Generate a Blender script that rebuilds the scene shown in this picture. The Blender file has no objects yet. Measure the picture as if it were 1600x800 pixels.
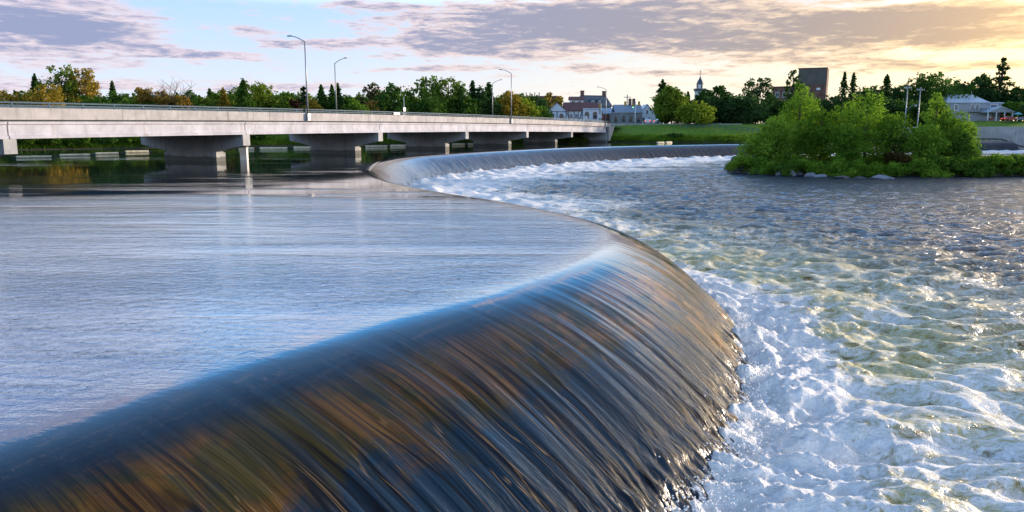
import bpy, math, random
import numpy as np
from mathutils import Vector, Matrix
random.seed(7); RNG = np.random.default_rng(11)
scene = bpy.context.scene
COL = scene.collection
F = 1180.0; TH = math.atan(200/F); CAMZ = 3.5
LOWZ = -2.7
R = math.radians

# ------------------------------------------------------------------ helpers
def ray(u, v):
    x = (u-800)/F; y = (400-v)/F
    return Vector((x, math.cos(TH)+y*math.sin(TH), -math.sin(TH)+y*math.cos(TH)))
def at(u, v, Y):
    d = ray(u, v); s = Y/d.y
    return Vector((d.x*s, Y, CAMZ+d.z*s))
def on_z(u, v, z):
    d = ray(u, v); s = (z-CAMZ)/d.z
    return Vector((d.x*s, d.y*s, z))

def tag(o, label=None, cat=None, group=None, kind=None):
    if label: o['label'] = label
    if cat: o['category'] = cat
    if group: o['group'] = group
    if kind: o['kind'] = kind
    return o
def empty(name, loc, rz=0.0):
    o = bpy.data.objects.new(name, None); COL.objects.link(o)
    o.empty_display_size = 0.3
    o.location = loc; o.rotation_euler = (0, 0, rz); return o
def link_mesh(name, me, mat, parent=None, smooth=False):
    if mat and not me.materials: me.materials.append(mat)
    if smooth:
        me.polygons.foreach_set('use_smooth', np.ones(len(me.polygons), bool))
    o = bpy.data.objects.new(name, me); COL.objects.link(o)
    if parent: o.parent = parent
    return o
def np_mesh(name, V, Fq, smooth=False):
    V = np.asarray(V, np.float32); Fq = np.asarray(Fq, np.int32)
    k = Fq.shape[1]; n = len(Fq)
    me = bpy.data.meshes.new(name)
    me.vertices.add(len(V)); me.vertices.foreach_set('co', V.ravel())
    me.loops.add(n*k); me.loops.foreach_set('vertex_index', Fq.ravel())
    me.polygons.add(n); me.polygons.foreach_set('loop_start', np.arange(n, dtype=np.int32)*k)
    if smooth: me.polygons.foreach_set('use_smooth', np.ones(n, bool))
    me.update(calc_edges=True)
    return me
def set_attr(me, name, vals):
    a = me.attributes.new(name, 'FLOAT', 'POINT')
    a.data.foreach_set('value', np.asarray(vals, np.float32).ravel())

class MB:
    def __init__(s): s.v = []; s.f = []
    def add(s, vs, fs):
        b = len(s.v); s.v += [tuple(p) for p in vs]; s.f += [tuple(i+b for i in f) for f in fs]; return s
    def box(s, x0, x1, y0, y1, z0, z1):
        return s.add([(x0,y0,z0),(x1,y0,z0),(x1,y1,z0),(x0,y1,z0),(x0,y0,z1),(x1,y0,z1),(x1,y1,z1),(x0,y1,z1)],
              [(3,2,1,0),(4,5,6,7),(0,1,5,4),(1,2,6,5),(2,3,7,6),(3,0,4,7)])
    def tube(s, pts, r0, r1=None, n=8):
        pts = [Vector(p) for p in pts]; r1 = r0 if r1 is None else r1
        b = len(s.v); m = len(pts)
        for i, p in enumerate(pts):
            t = (pts[min(i+1,m-1)]-pts[max(i-1,0)]).normalized()
            a = t.cross(Vector((0,0,1)) if abs(t.z) < .9 else Vector((1,0,0))).normalized(); c = t.cross(a)
            r = r0+(r1-r0)*i/(m-1)
            for k in range(n):
                w = 2*math.pi*k/n; s.v.append(tuple(p+a*math.cos(w)*r+c*math.sin(w)*r))
        for i in range(m-1):
            for k in range(n):
                s.f.append((b+i*n+k, b+i*n+(k+1)%n, b+(i+1)*n+(k+1)%n, b+(i+1)*n+k))
        s.f.append(tuple(b+k for k in range(n))[::-1]); s.f.append(tuple(b+(m-1)*n+k for k in range(n)))
        return s
    def prism(s, poly, axis, a0, a1):
        # poly: 2D points, extruded along an axis from a0 to a1
        def P(p, a):
            return {'x': (a, p[0], p[1]), 'y': (p[0], a, p[1]), 'z': (p[0], p[1], a)}[axis]
        n = len(poly)
        vs = [P(p, a0) for p in poly]+[P(p, a1) for p in poly]
        fs = [tuple(range(n))[::-1], tuple(range(n, 2*n))]+[(i, (i+1)%n, n+(i+1)%n, n+i) for i in range(n)]
        return s.add(vs, fs)
    def lathe(s, prof, cx=0, cy=0, n=16):
        b = len(s.v)
        for (r, z) in prof:
            for k in range(n):
                w = 2*math.pi*k/n; s.v.append((cx+r*math.cos(w), cy+r*math.sin(w), z))
        for i in range(len(prof)-1):
            for k in range(n):
                s.f.append((b+i*n+k, b+i*n+(k+1)%n, b+(i+1)*n+(k+1)%n, b+(i+1)*n+k))
        s.f.append(tuple(b+k for k in range(n))[::-1]); s.f.append(tuple(b+(len(prof)-1)*n+k for k in range(n)))
        return s
    def build(s, name, mat, parent=None, smooth=False, fix=True):
        me = bpy.data.meshes.new(name); me.from_pydata(s.v, [], s.f); me.update()
        if fix:
            import bmesh
            bm = bmesh.new(); bm.from_mesh(me); bmesh.ops.recalc_face_normals(bm, faces=bm.faces); bm.to_mesh(me); bm.free()
        return link_mesh(name, me, mat, parent, smooth)

# numpy gradient noise
_perm = np.random.default_rng(5).permutation(512).astype(np.int32)
_g = np.random.default_rng(6).uniform(0, 2*np.pi, 512); _gx = np.cos(_g); _gy = np.sin(_g)
def pn(x, y, seed=0):
    x = np.asarray(x, float)+seed*17.31; y = np.asarray(y, float)+seed*9.77
    xi = np.floor(x).astype(np.int64); yi = np.floor(y).astype(np.int64)
    xf = x-xi; yf = y-yi
    def h(a, b): return _perm[(_perm[a & 511]+b) & 511]
    def dot(a, b, dx, dy):
        k = h(a, b); return _gx[k]*dx+_gy[k]*dy
    u = xf*xf*xf*(xf*(xf*6-15)+10); v = yf*yf*yf*(yf*(yf*6-15)+10)
    n00 = dot(xi, yi, xf, yf); n10 = dot(xi+1, yi, xf-1, yf)
    n01 = dot(xi, yi+1, xf, yf-1); n11 = dot(xi+1, yi+1, xf-1, yf-1)
    return ((n00*(1-u)+n10*u)*(1-v)+(n01*(1-u)+n11*u)*v)*1.45
def fbm(x, y, o=4, seed=0, gain=.5):
    t = 0; a = 1.; f = 1.
    for i in range(o): t = t+a*pn(x*f, y*f, seed+i); a *= gain; f *= 2.03
    return t
def sstep(a, b, x):
    t = np.clip((x-a)/(b-a), 0, 1); return t*t*(3-2*t)

# ------------------------------------------------------------------ node helpers
class NT:
    def __init__(s, tree): s.t = tree; s.n = tree.nodes; s.l = tree.links
    def _in(s, sock, val):
        if isinstance(val, bpy.types.NodeSocket): s.l.new(val, sock)
        elif val is not None: sock.default_value = val
    def new(s, typ, **kw):
        n = s.n.new(typ)
        for k, v in kw.items(): setattr(n, k, v)
        return n
    def math(s, op, a, b=None, c=None, clamp=False):
        n = s.new('ShaderNodeMath', operation=op, use_clamp=clamp)
        s._in(n.inputs[0], a); s._in(n.inputs[1], b)
        if c is not None: s._in(n.inputs[2], c)
        return n.outputs[0]
    def vmath(s, op, a, b=None, out=0):
        n = s.new('ShaderNodeVectorMath', operation=op)
        s._in(n.inputs[0], a)
        if b is not None: s._in(n.inputs[1], b)
        return n.outputs['Value'] if op in ('LENGTH', 'DOT_PRODUCT', 'DISTANCE') else n.outputs[0]
    def rng(s, x, a, b, c=0., d=1., smooth=True):
        n = s.new('ShaderNodeMapRange', interpolation_type='SMOOTHSTEP' if smooth else 'LINEAR')
        s._in(n.inputs[0], x)
        for i, q in enumerate((a, b, c, d)): s._in(n.inputs[i+1], q)
        return n.outputs[0]
    def noise(s, vec, scale=1., detail=4., rough=.5, dist=0., out=0):
        n = s.new('ShaderNodeTexNoise'); s._in(n.inputs['Vector'], vec)
        s._in(n.inputs['Scale'], scale); s._in(n.inputs['Detail'], detail); s._in(n.inputs['Roughness'], rough); s._in(n.inputs['Distortion'], dist)
        return n.outputs[out]
    def mix(s, f, a, b, blend='MIX'):
        n = s.new('ShaderNodeMix', data_type='RGBA', blend_type=blend)
        s._in(n.inputs[0], f)
        s._in(n.inputs[6], a if not isinstance(a, tuple) else (*a[:3], 1)); s._in(n.inputs[7], b if not isinstance(b, tuple) else (*b[:3], 1))
        return n.outputs[2]
    def ramp(s, f, stops, interp='LINEAR'):
        n = s.new('ShaderNodeValToRGB'); cr = n.color_ramp; cr.interpolation = interp
        while len(cr.elements) < len(stops): cr.elements.new(.5)
        for e, (p, c) in zip(cr.elements, stops): e.position = p; e.color = (*c[:3], 1)
        s._in(n.inputs[0], f); return n.outputs[0]
    def scale(s, vec, sx, sy, sz): return s.vmath('MULTIPLY', vec, (sx, sy, sz))
    def xyz(s, v):
        n = s.new('ShaderNodeSeparateXYZ'); s._in(n.inputs[0], v); return n.outputs
    def comb(s, x, y, z=0.):
        n = s.new('ShaderNodeCombineXYZ')
        for i, q in enumerate((x, y, z)): s._in(n.inputs[i], q)
        return n.outputs[0]
    def bump(s, h, dist, normal=None, strength=1.):
        n = s.new('ShaderNodeBump'); s._in(n.inputs['Height'], h); s._in(n.inputs['Distance'], dist); s._in(n.inputs['Strength'], strength)
        if normal is not None: s._in(n.inputs['Normal'], normal)
        return n.outputs[0]
    def attr(s, name):
        n = s.new('ShaderNodeAttribute'); n.attribute_name = name; return n
def new_mat(name):
    m = bpy.data.materials.new(name); m.use_nodes = True; m.node_tree.nodes.clear()
    return m, NT(m.node_tree)
def out(nt, shader):
    o = nt.new('ShaderNodeOutputMaterial'); nt.l.new(shader, o.inputs[0])
def principled(nt, color, rough=.6, normal=None, metal=0., spec=.5):
    p = nt.new('ShaderNodeBsdfPrincipled')
    nt._in(p.inputs['Base Color'], color if not isinstance(color, tuple) else (*color[:3], 1))
    nt._in(p.inputs['Roughness'], rough); nt._in(p.inputs['Metallic'], metal); nt._in(p.inputs['Specular IOR Level'], spec)
    if normal is not None: nt._in(p.inputs['Normal'], normal)
    return p.outputs[0]
def pos(nt): return nt.new('ShaderNodeNewGeometry').outputs['Position']
def simple(name, col, rough=.6, var=.25, sc=1.5, metal=0., bump=0., streak=False):
    m, nt = new_mat(name)
    p = pos(nt)
    v = nt.scale(p, 1, 1, .25) if streak else p
    n = nt.noise(v, sc, 5, .6)
    d = tuple(c*(1-var) for c in col); b = tuple(min(1, c*(1+var)) for c in col)
    c = nt.mix(nt.rng(n, .3, .7), d, b)
    nb = nt.bump(nt.noise(p, sc*6, 4, .6), bump) if bump else None
    out(nt, principled(nt, c, rough, nb, metal)); return m

def water_mix(nt, base, normal, ior=1.33, rough=.05, spec_col=(1,1,1)):
    fr = nt.new('ShaderNodeFresnel'); nt._in(fr.inputs['IOR'], ior); nt._in(fr.inputs['Normal'], normal)
    g = nt.new('ShaderNodeBsdfGlossy'); nt._in(g.inputs['Roughness'], rough); nt._in(g.inputs['Normal'], normal); nt._in(g.inputs['Color'], (*spec_col, 1) if isinstance(spec_col, tuple) else spec_col)
    d = nt.new('ShaderNodeBsdfDiffuse'); nt._in(d.inputs['Color'], base if not isinstance(base, tuple) else (*base, 1))
    mx = nt.new('ShaderNodeMixShader'); nt._in(mx.inputs[0], fr.outputs[0]); nt.l.new(d.outputs[0], mx.inputs[1]); nt.l.new(g.outputs[0], mx.inputs[2])
    return mx.outputs[0]

# ------------------------------------------------------------------ materials
M = {}
def concrete(name, col, grime=.5, sc=.6):
    m, nt = new_mat(name); p = pos(nt)
    n1 = nt.noise(p, sc, 6, .65); n2 = nt.noise(nt.scale(p, 2.2, 2.2, .25), 1.0, 5, .6)
    n3 = nt.noise(p, 9, 3, .6)
    c = nt.mix(nt.rng(n1, .3, .72), tuple(q*.78 for q in col), tuple(min(1, q*1.14) for q in col))
    c = nt.mix(nt.math('MULTIPLY', nt.rng(n2, .52, .78), grime), c, tuple(q*.38 for q in col))
    c = nt.mix(nt.math('MULTIPLY', nt.rng(n3, .55, .75), .25), c, tuple(q*.6 for q in col))
    if name == 'pier_concrete':      # tide mark left by high water, and rust runs
        zz = nt.math('ADD', nt.xyz(p)[2], nt.math('MULTIPLY', nt.math('SUBTRACT', n1, .5), .5))
        c = nt.mix(nt.rng(zz, .62, .42, 0., .75), c, (.075, .075, .055))
    if name in ('girder_concrete', 'pier_concrete'):
        rs = nt.noise(nt.scale(p, 1.3, 1.3, .08), 1.0, 4, .6)
        c = nt.mix(nt.rng(rs, .62, .74, 0., .45), c, (.26, .17, .11))
    out(nt, principled(nt, c, .85, nt.bump(n3, .01))); return m
M['parapet'] = concrete('parapet_concrete', (.49, .46, .45), .85)
M['girder'] = concrete('girder_concrete', (.56, .55, .60), .42)
M['pier'] = concrete('pier_concrete', (.46, .46, .46), .7)
M['conc'] = concrete('wall_concrete', (.40, .39, .37), .7)
M['asphalt'] = simple('asphalt', (.05, .05, .052), .9, .3, 3)
M['rail'] = simple('blue_grey_rail', (.045, .10, .15), .7, .2, 3)
M['lamp_metal'] = simple('lamp_metal', (.33, .34, .35), .45, .15, 2, .5)
M['white'] = simple('white_paint', (.78, .79, .80), .5, .08, 3)
M['dark'] = simple('dark_metal', (.03, .03, .035), .5, .3, 3)
M['timber'] = simple('black_timber', (.045, .04, .045), .7, .3, 3)
M['stucco'] = simple('white_stucco', (.74, .76, .80), .8, .1, 2)
M['redroof'] = simple('red_brown_roof', (.17, .075, .065), .8, .35, 4)
M['slate'] = simple('slate_roof', (.075, .095, .12), .6, .35, 4)
M['greyroof'] = simple('grey_metal_roof', (.26, .33, .40), .4, .2, 2)
M['paleroof'] = simple('pale_metal_roof', (.52, .60, .68), .35, .15, 2)
M['blueroof'] = simple('blue_roof', (.06, .13, .26), .5, .25, 2)
M['siding'] = simple('grey_siding', (.36, .37, .40), .7, .15, 2)
M['yellow'] = simple('signal_yellow', (.62, .38, .05), .5, .15, 3)
M['red'] = simple('red_paint', (.40, .05, .04), .35, .15, 3)
M['teal'] = simple('teal_canvas', (.12, .42, .45), .8, .15, 3)
M['rock'] = concrete('rock', (.085, .09, .10), .7, 1.3); M['palerock'] = concrete('pale_rock', (.24, .26, .29), .8, 1.3)
M['float'] = simple('cream_float', (.80, .66, .40), .6, .2, 2)
M['bark'] = simple('bark', (.10, .075, .055), .9, .4, 5)
M['palebark'] = simple('pale_bark', (.30, .26, .22), .9, .3, 5)
M['tyre'] = simple('tyre', (.02, .02, .02), .8, .2, 5)
M['carwhite'] = simple('car_white', (.72, .74, .76), .25, .05, 3)
M['cargrey'] = simple('car_grey', (.25, .27, .30), .25, .05, 3)
M['wood'] = simple('grey_wood', (.34, .32, .29), .8, .25, 3)
M['towerwall'] = simple('tower_wall', (.50, .52, .56), .8, .2, 1.)
M['stone'] = None
def masonry(name, c1, c2, mortar, sc):
    m, nt = new_mat(name)
    tc = nt.new('ShaderNodeTexCoord').outputs['Object']
    s = nt.xyz(tc); v = nt.comb(nt.math('ADD', s[0], s[1]), s[2])
    b = nt.new('ShaderNodeTexBrick'); nt._in(b.inputs['Vector'], v); nt._in(b.inputs['Scale'], sc)
    for i, c in ((1, c1), (2, c2), (3, mortar)): b.inputs[i].default_value = (*c, 1)
    b.inputs['Mortar Size'].default_value = .03
    c = nt.mix(nt.rng(nt.noise(tc, .8, 4), .35, .75), b.outputs[0], tuple(.6*(q+w)/2 for q, w in zip(c1, c2)))
    out(nt, principled(nt, c, .9)); return m
M['brick'] = masonry('brown_brick', (.21, .085, .055), (.15, .06, .045), (.22, .19, .17), 4)
M['redbrick'] = masonry('red_brick', (.34, .075, .05), (.26, .06, .045), (.3, .25, .22), 4)
M['stone'] = masonry('grey_stone', (.33, .35, .38), (.24, .26, .29), (.40, .40, .40), 2)
M['warmstone'] = masonry('warm_stone', (.34, .32, .28), (.25, .24, .22), (.40, .38, .36), 2)
M['darkpanel'] = simple('dark_panel', (.10, .088, .075), .6, .2, .4)
def glass():
    m, nt = new_mat('window_glass')
    out(nt, principled(nt, (.02, .035, .05), .06, None, 0, .8)); return m
M['glass'] = glass()
def lens(name, col, e):
    m, nt = new_mat(name); p = nt.new('ShaderNodeBsdfPrincipled')
    p.inputs['Base Color'].default_value = (*col, 1); p.inputs['Emission Color'].default_value = (*col, 1); p.inputs['Emission Strength'].default_value = e
    out(nt, p.outputs[0]); return m
M['green_lens'] = lens('lit_green_lens', (.15, .9, .6), 2.0)
M['red_lens'] = lens('red_tail_lens', (.9, .12, .08), 1.2)
M['off_lens'] = simple('unlit_lens', (.08, .03, .02), .3, .1, 3)

def leaf_mat():
    m, nt = new_mat('foliage')
    oi = nt.new('ShaderNodeObjectInfo')
    a = nt.attr('tone').outputs['Fac']
    c = nt.mix(nt.rng(a, 0, 1, .0, 1., False), nt.mix(1., oi.outputs['Color'], (.58, .66, .55), 'MULTIPLY'), nt.mix(1., oi.outputs['Color'], (1.55, 1.38, 1.25), 'MULTIPLY'))
    d = nt.new('ShaderNodeBsdfDiffuse'); nt.l.new(c, d.inputs[0])
    t = nt.new('ShaderNodeBsdfTranslucent'); nt.l.new(nt.mix(1., c, (1.1, 1.15, .7), 'MULTIPLY'), t.inputs[0])
    mx = nt.new('ShaderNodeMixShader'); mx.inputs[0].default_value = .38
    nt.l.new(d.outputs[0], mx.inputs[1]); nt.l.new(t.outputs[0], mx.inputs[2])
    out(nt, mx.outputs[0]); return m
M['leaf'] = leaf_mat()

def ground_mat(name, lush):
    m, nt = new_mat(name); p = pos(nt)
    n = nt.noise(p, .12, 6, .65); n2 = nt.noise(p, 2.5, 4, .6)
    g = nt.mix(nt.rng(n, .35, .65), (.12, .26, .024), (.22, .32, .038))
    g = nt.mix(nt.rng(n2, .4, .75), g, (.05, .075, .02))
    z = nt.xyz(p)[2]
    soil = nt.mix(nt.rng(n2, .3, .7), (.06, .05, .035), (.11, .10, .08))
    c = nt.mix(nt.rng(z, .0 if lush else -2.4, .9 if lush else -2.0), soil, g)
    out(nt, principled(nt, c, .95, nt.bump(n2, .08), 0, .1)); return m
M['ground'] = ground_mat('bank_grass', True)
M['isle'] = ground_mat('island_soil', False)

def ripple(nt, p):
    # wind-ruffled patches against calm ones; the water calms towards the bridge
    s = nt.xyz(p)
    patch = nt.noise(nt.scale(p, .035, .11, 1), 1., 5, .62, .6)
    calm = nt.rng(s[1], 26, 52)
    strk = nt.noise(nt.scale(p, .05, .42, 1), 1., 5, .65, .5)
    patch = nt.math('ADD', nt.math('MULTIPLY', patch, .62), nt.math('MULTIPLY', strk, .38))
    ruff = nt.rng(nt.math('SUBTRACT', patch, nt.math('MULTIPLY', calm, .16)), .35, .62, .015, 1.45)
    w = nt.scale(p, 1.0, 1.25, 1)
    h1 = nt.noise(w, 3.6, 4, .62, .5); h2 = nt.noise(w, .8, 3, .5); h3 = nt.noise(w, 10.0, 3, .6)
    h = nt.math('ADD', nt.math('MULTIPLY', h1, .029), nt.math('ADD', nt.math('MULTIPLY', h2, .016), nt.math('MULTIPLY', h3, .009)))
    return nt.math('MULTIPLY', h, ruff), nt.mix(calm, nt.mix(patch, (.012, .085, .19), (.025, .11, .21)), (.016, .030, .034))
def upper_water_mat():
    m, nt = new_mat('upper_river_water'); p = pos(nt)
    h, base = ripple(nt, p)
    out(nt, water_mix(nt, base, nt.bump(h, 1.0), 1.95, .04)); return m
M['upper'] = upper_water_mat()

def sheet_mat():
    m, nt = new_mat('overflow_water')
    uv = nt.new('ShaderNodeUVMap'); uv.uv_map = 'flow'
    s, d, _ = nt.xyz(uv.outputs[0])
    p = pos(nt)
    t = nt.math('DIVIDE', d, 4.6)
    # fine flow-aligned streaks, stronger as the sheet speeds up
    wob = nt.math('MULTIPLY', nt.math('SUBTRACT', nt.noise(nt.comb(s, nt.math('MULTIPLY', d, .5)), .9, 2), .5), .35)
    s2 = nt.math('ADD', s, wob)
    k1 = nt.noise(nt.comb(nt.math('MULTIPLY', s2, 5.), nt.math('MULTIPLY', d, .28)), 1., 3, .6)
    k2 = nt.noise(nt.comb(nt.math('MULTIPLY', s2, 19.), nt.math('MULTIPLY', d, 1.1)), 1., 3, .55)
    k3 = nt.noise(nt.comb(nt.math('MULTIPLY', s2, 1.1), nt.math('MULTIPLY', d, .10)), 1., 2, .5)
    rip, upbase = ripple(nt, p)
    rip2 = nt.noise(nt.comb(nt.math('MULTIPLY', s2, 9.), nt.math('MULTIPLY', d, 4.)), 1., 3, .6)
    up = nt.rng(d, -1.2, .6, 1., 0.)
    a1 = nt.rng(d, -.9, 3.8, .0, .011); a2 = nt.rng(d, .2, 4.6, .0, .010); a3 = nt.rng(t, .50, .98, 0., .050)
    h = nt.math('ADD', nt.math('MULTIPLY', k1, a1), nt.math('MULTIPLY', k2, a2))
    h = nt.math('ADD', h, nt.math('MULTIPLY', rip2, a3))
    h = nt.math('ADD', h, nt.math('MULTIPLY', rip, up))
    nrm = nt.bump(h, 1.)
    # brown algae-stained concrete seen through the dark water, in ragged patches high on the face; golden sheen painted in on the right bend
    pt = nt.noise(nt.comb(nt.math('MULTIPLY', s2, .75), nt.math('MULTIPLY', d, .9)), 1., 7, .72, .4)
    kf = nt.noise(nt.comb(nt.math('MULTIPLY', s2, 11.), nt.math('MULTIPLY', d, .30)), 1., 4, .65)
    kg = nt.noise(nt.comb(nt.math('MULTIPLY', s2, 34.), nt.math('MULTIPLY', d, .9)), 1., 3, .6)
    fine_ = nt.math('ADD', nt.math('MULTIPLY', kf, .6), nt.math('MULTIPLY', kg, .4))
    brown = nt.mix(nt.rng(fine_, .36, .66), (.014, .006, .001), nt.mix(nt.rng(s, 34., 43.), (.125, .064, .012), (.44, .21, .038)))  # right bend brightened to amber: golden sun and sky sheen painted into the colour
    olive = nt.mix(nt.rng(fine_, .36, .66), (.008, .009, .003), (.062, .048, .009))
    slate = nt.mix(nt.rng(fine_, .36, .70), (.003, .009, .016), (.010, .036, .072))
    stain_sheen = nt.mix(nt.rng(pt, .44, .56), olive, brown)
    hs = nt.noise(nt.comb(nt.math('MULTIPLY', s2, .6), nt.math('MULTIPLY', d, .8), 4.), 1., 7, .7, .3)
    low = nt.math('ADD', nt.math('MULTIPLY', nt.math('SUBTRACT', hs, .5), 3.4), nt.math('ADD', nt.rng(d, 1.0, 3.4, -.9, .75, False), nt.rng(s, 33., 43., 0., -.75)))  # right bend keeps less slate, so the painted golden sheen reaches lower
    body = nt.mix(nt.rng(low, -.35, .35), stain_sheen, slate)
    body = nt.mix(nt.rng(d, .75, 1.35), nt.mix(up, (.002, .009, .020), upbase), body)
    rl = nt.math('ABSOLUTE', nt.math('SUBTRACT', nt.noise(nt.comb(nt.math('MULTIPLY', s2, 1.35), nt.math('MULTIPLY', d, .16)), 1., 2, .5), .5))
    body = nt.mix(nt.math('MULTIPLY', nt.rng(rl, .030, .004), nt.rng(d, .9, 2.2, 0., .9)), body, (.003, .003, .004))
    rl2 = nt.math('ABSOLUTE', nt.math('SUBTRACT', nt.noise(nt.comb(nt.math('MULTIPLY', s2, 2.6), nt.math('MULTIPLY', d, .22), 9.), 1., 2, .5), .5))
    body = nt.mix(nt.math('MULTIPLY', nt.math('MULTIPLY', nt.rng(rl2, .012, .002), nt.rng(kg, .42, .6)), nt.rng(d, 1.4, 3.0, 0., .8)), body, (.30, .20, .09))
    # entrained air where the sheet breaks up
    air = nt.rng(nt.math('ADD', nt.math('MULTIPLY', k2, .8), nt.math('MULTIPLY', rip2, .6)), .86, 1.0)
    aw = nt.math('MULTIPLY', air, nt.rng(t, .55, 1.02, 0., .75))
    body = nt.mix(aw, body, (.34, .30, .25))
    body = nt.mix(nt.rng(nt.math('ADD', t, nt.math('MULTIPLY', nt.math('SUBTRACT', rip2, .5), .34)), .955, 1.03), body, (.80, .83, .86))
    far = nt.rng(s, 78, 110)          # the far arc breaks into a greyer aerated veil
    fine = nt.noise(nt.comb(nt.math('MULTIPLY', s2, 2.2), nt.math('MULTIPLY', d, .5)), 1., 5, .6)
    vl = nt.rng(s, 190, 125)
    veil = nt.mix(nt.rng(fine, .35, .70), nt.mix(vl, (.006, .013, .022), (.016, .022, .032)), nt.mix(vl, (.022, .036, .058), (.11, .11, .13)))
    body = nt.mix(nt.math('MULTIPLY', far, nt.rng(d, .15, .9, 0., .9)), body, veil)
    rough = nt.rng(t, .1, 1., .05, .24)
    out(nt, water_mix(nt, body, nrm, nt.rng(d, -.6, 1.2, 1.95, 1.26), rough)); return m
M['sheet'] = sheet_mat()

def lower_water_mat():
    m, nt = new_mat('lower_river_water'); p = pos(nt)
    foam = nt.attr('foam').outputs['Fac']; aer = nt.attr('aer').outputs['Fac']
    wp = nt.vmath('ADD', p, nt.scale(nt.vmath('SUBTRACT', nt.noise(p, 1.1, 3, .6, 0, 1), (.5, .5, .5)), 1.1, 1.1, 0))
    pw = nt.scale(wp, .85, 1.7, 1.)
    def rdg(v): return nt.math('SUBTRACT', 1., nt.math('ABSOLUTE', nt.math('MULTIPLY_ADD', v, 2., -1.)))
    l1 = rdg(nt.noise(pw, 1.5, 4, .62)); l2 = rdg(nt.noise(pw, 4.2, 4, .62)); n3 = nt.noise(pw, 13., 3, .6)
    lace = nt.math('ADD', nt.math('MULTIPLY', l1, .50), nt.math('ADD', nt.math('MULTIPLY', l2, .38), nt.math('MULTIPLY', n3, .16)))
    q = nt.math('ADD', lace, foam)
    mask = nt.rng(q, 1.06, 1.36)
    b1 = nt.noise(nt.scale(wp, .65, 1.5, 1), 1.7, 5, .65, .4); b2 = nt.noise(nt.scale(p, .8, 1.5, 1), 6.5, 3, .6)
    h = nt.math('ADD', nt.math('MULTIPLY', b1, .34), nt.math('MULTIPLY', b2, .09))
    nw = nt.bump(h, 1.)
    hf = nt.math('ADD', nt.math('MULTIPLY', l2, .05), nt.math('MULTIPLY', n3, .03))
    nf = nt.bump(hf, 1.)
    deep = nt.mix(nt.noise(p, .15, 3), (.008, .016, .030), (.016, .026, .042))
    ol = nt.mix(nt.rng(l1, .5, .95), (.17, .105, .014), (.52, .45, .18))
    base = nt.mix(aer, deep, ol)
    wat = water_mix(nt, base, nw, nt.rng(aer, 0., 1., 1.27, 1.16), nt.rng(aer, .1, .8, .18, .38))
    n5 = nt.noise(wp, 22., 3, .6)
    fc = nt.mix(nt.rng(nt.math('ADD', nt.math('ADD', nt.math('MULTIPLY', n3, .35), nt.math('MULTIPLY', n5, .30)), nt.math('ADD', nt.math('MULTIPLY', l2, .35), nt.math('MULTIPLY', l1, .2))), .58, .90), nt.mix(nt.rng(foam, .35, .75), (.44, .45, .40), (.82, .81, .77)), (.94, .92, .88))
    fo = principled(nt, fc, .8, nf, 0, .05)
    mx = nt.new('ShaderNodeMixShader'); nt.l.new(mask, mx.inputs[0]); nt.l.new(wat, mx.inputs[1]); nt.l.new(fo, mx.inputs[2])
    out(nt, mx.outputs[0]); return m
M['lower'] = lower_water_mat()
M['spray'] = simple('spray', (.84, .87, .90), .7, .06, 4)

# ------------------------------------------------------------------ camera
cd = bpy.data.cameras.new('camera'); cam = bpy.data.objects.new('camera', cd); COL.objects.link(cam)
cd.sensor_width = 36; cd.lens = 36*F/1600; cd.clip_start = .1; cd.clip_end = 20000
cam.location = (0, 0, CAMZ); cam.rotation_euler = (math.pi/2-TH, 0, 0); scene.camera = cam

# ------------------------------------------------------------------ sun and sky
SUN_AZ, SUN_EL = 62, 9
sl = bpy.data.lights.new('sun', 'SUN'); sl.energy = 4.5; sl.angle = R(2.5); sl.color = (1., .82, .64)
so = bpy.data.objects.new('sun', sl); COL.objects.link(so)
sd = Vector((math.sin(R(SUN_AZ))*math.cos(R(SUN_EL)), math.cos(R(SUN_AZ))*math.cos(R(SUN_EL)), math.sin(R(SUN_EL))))
so.rotation_euler = sd.to_track_quat('Z', 'Y').to_euler()
so.location = sd*100

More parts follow.
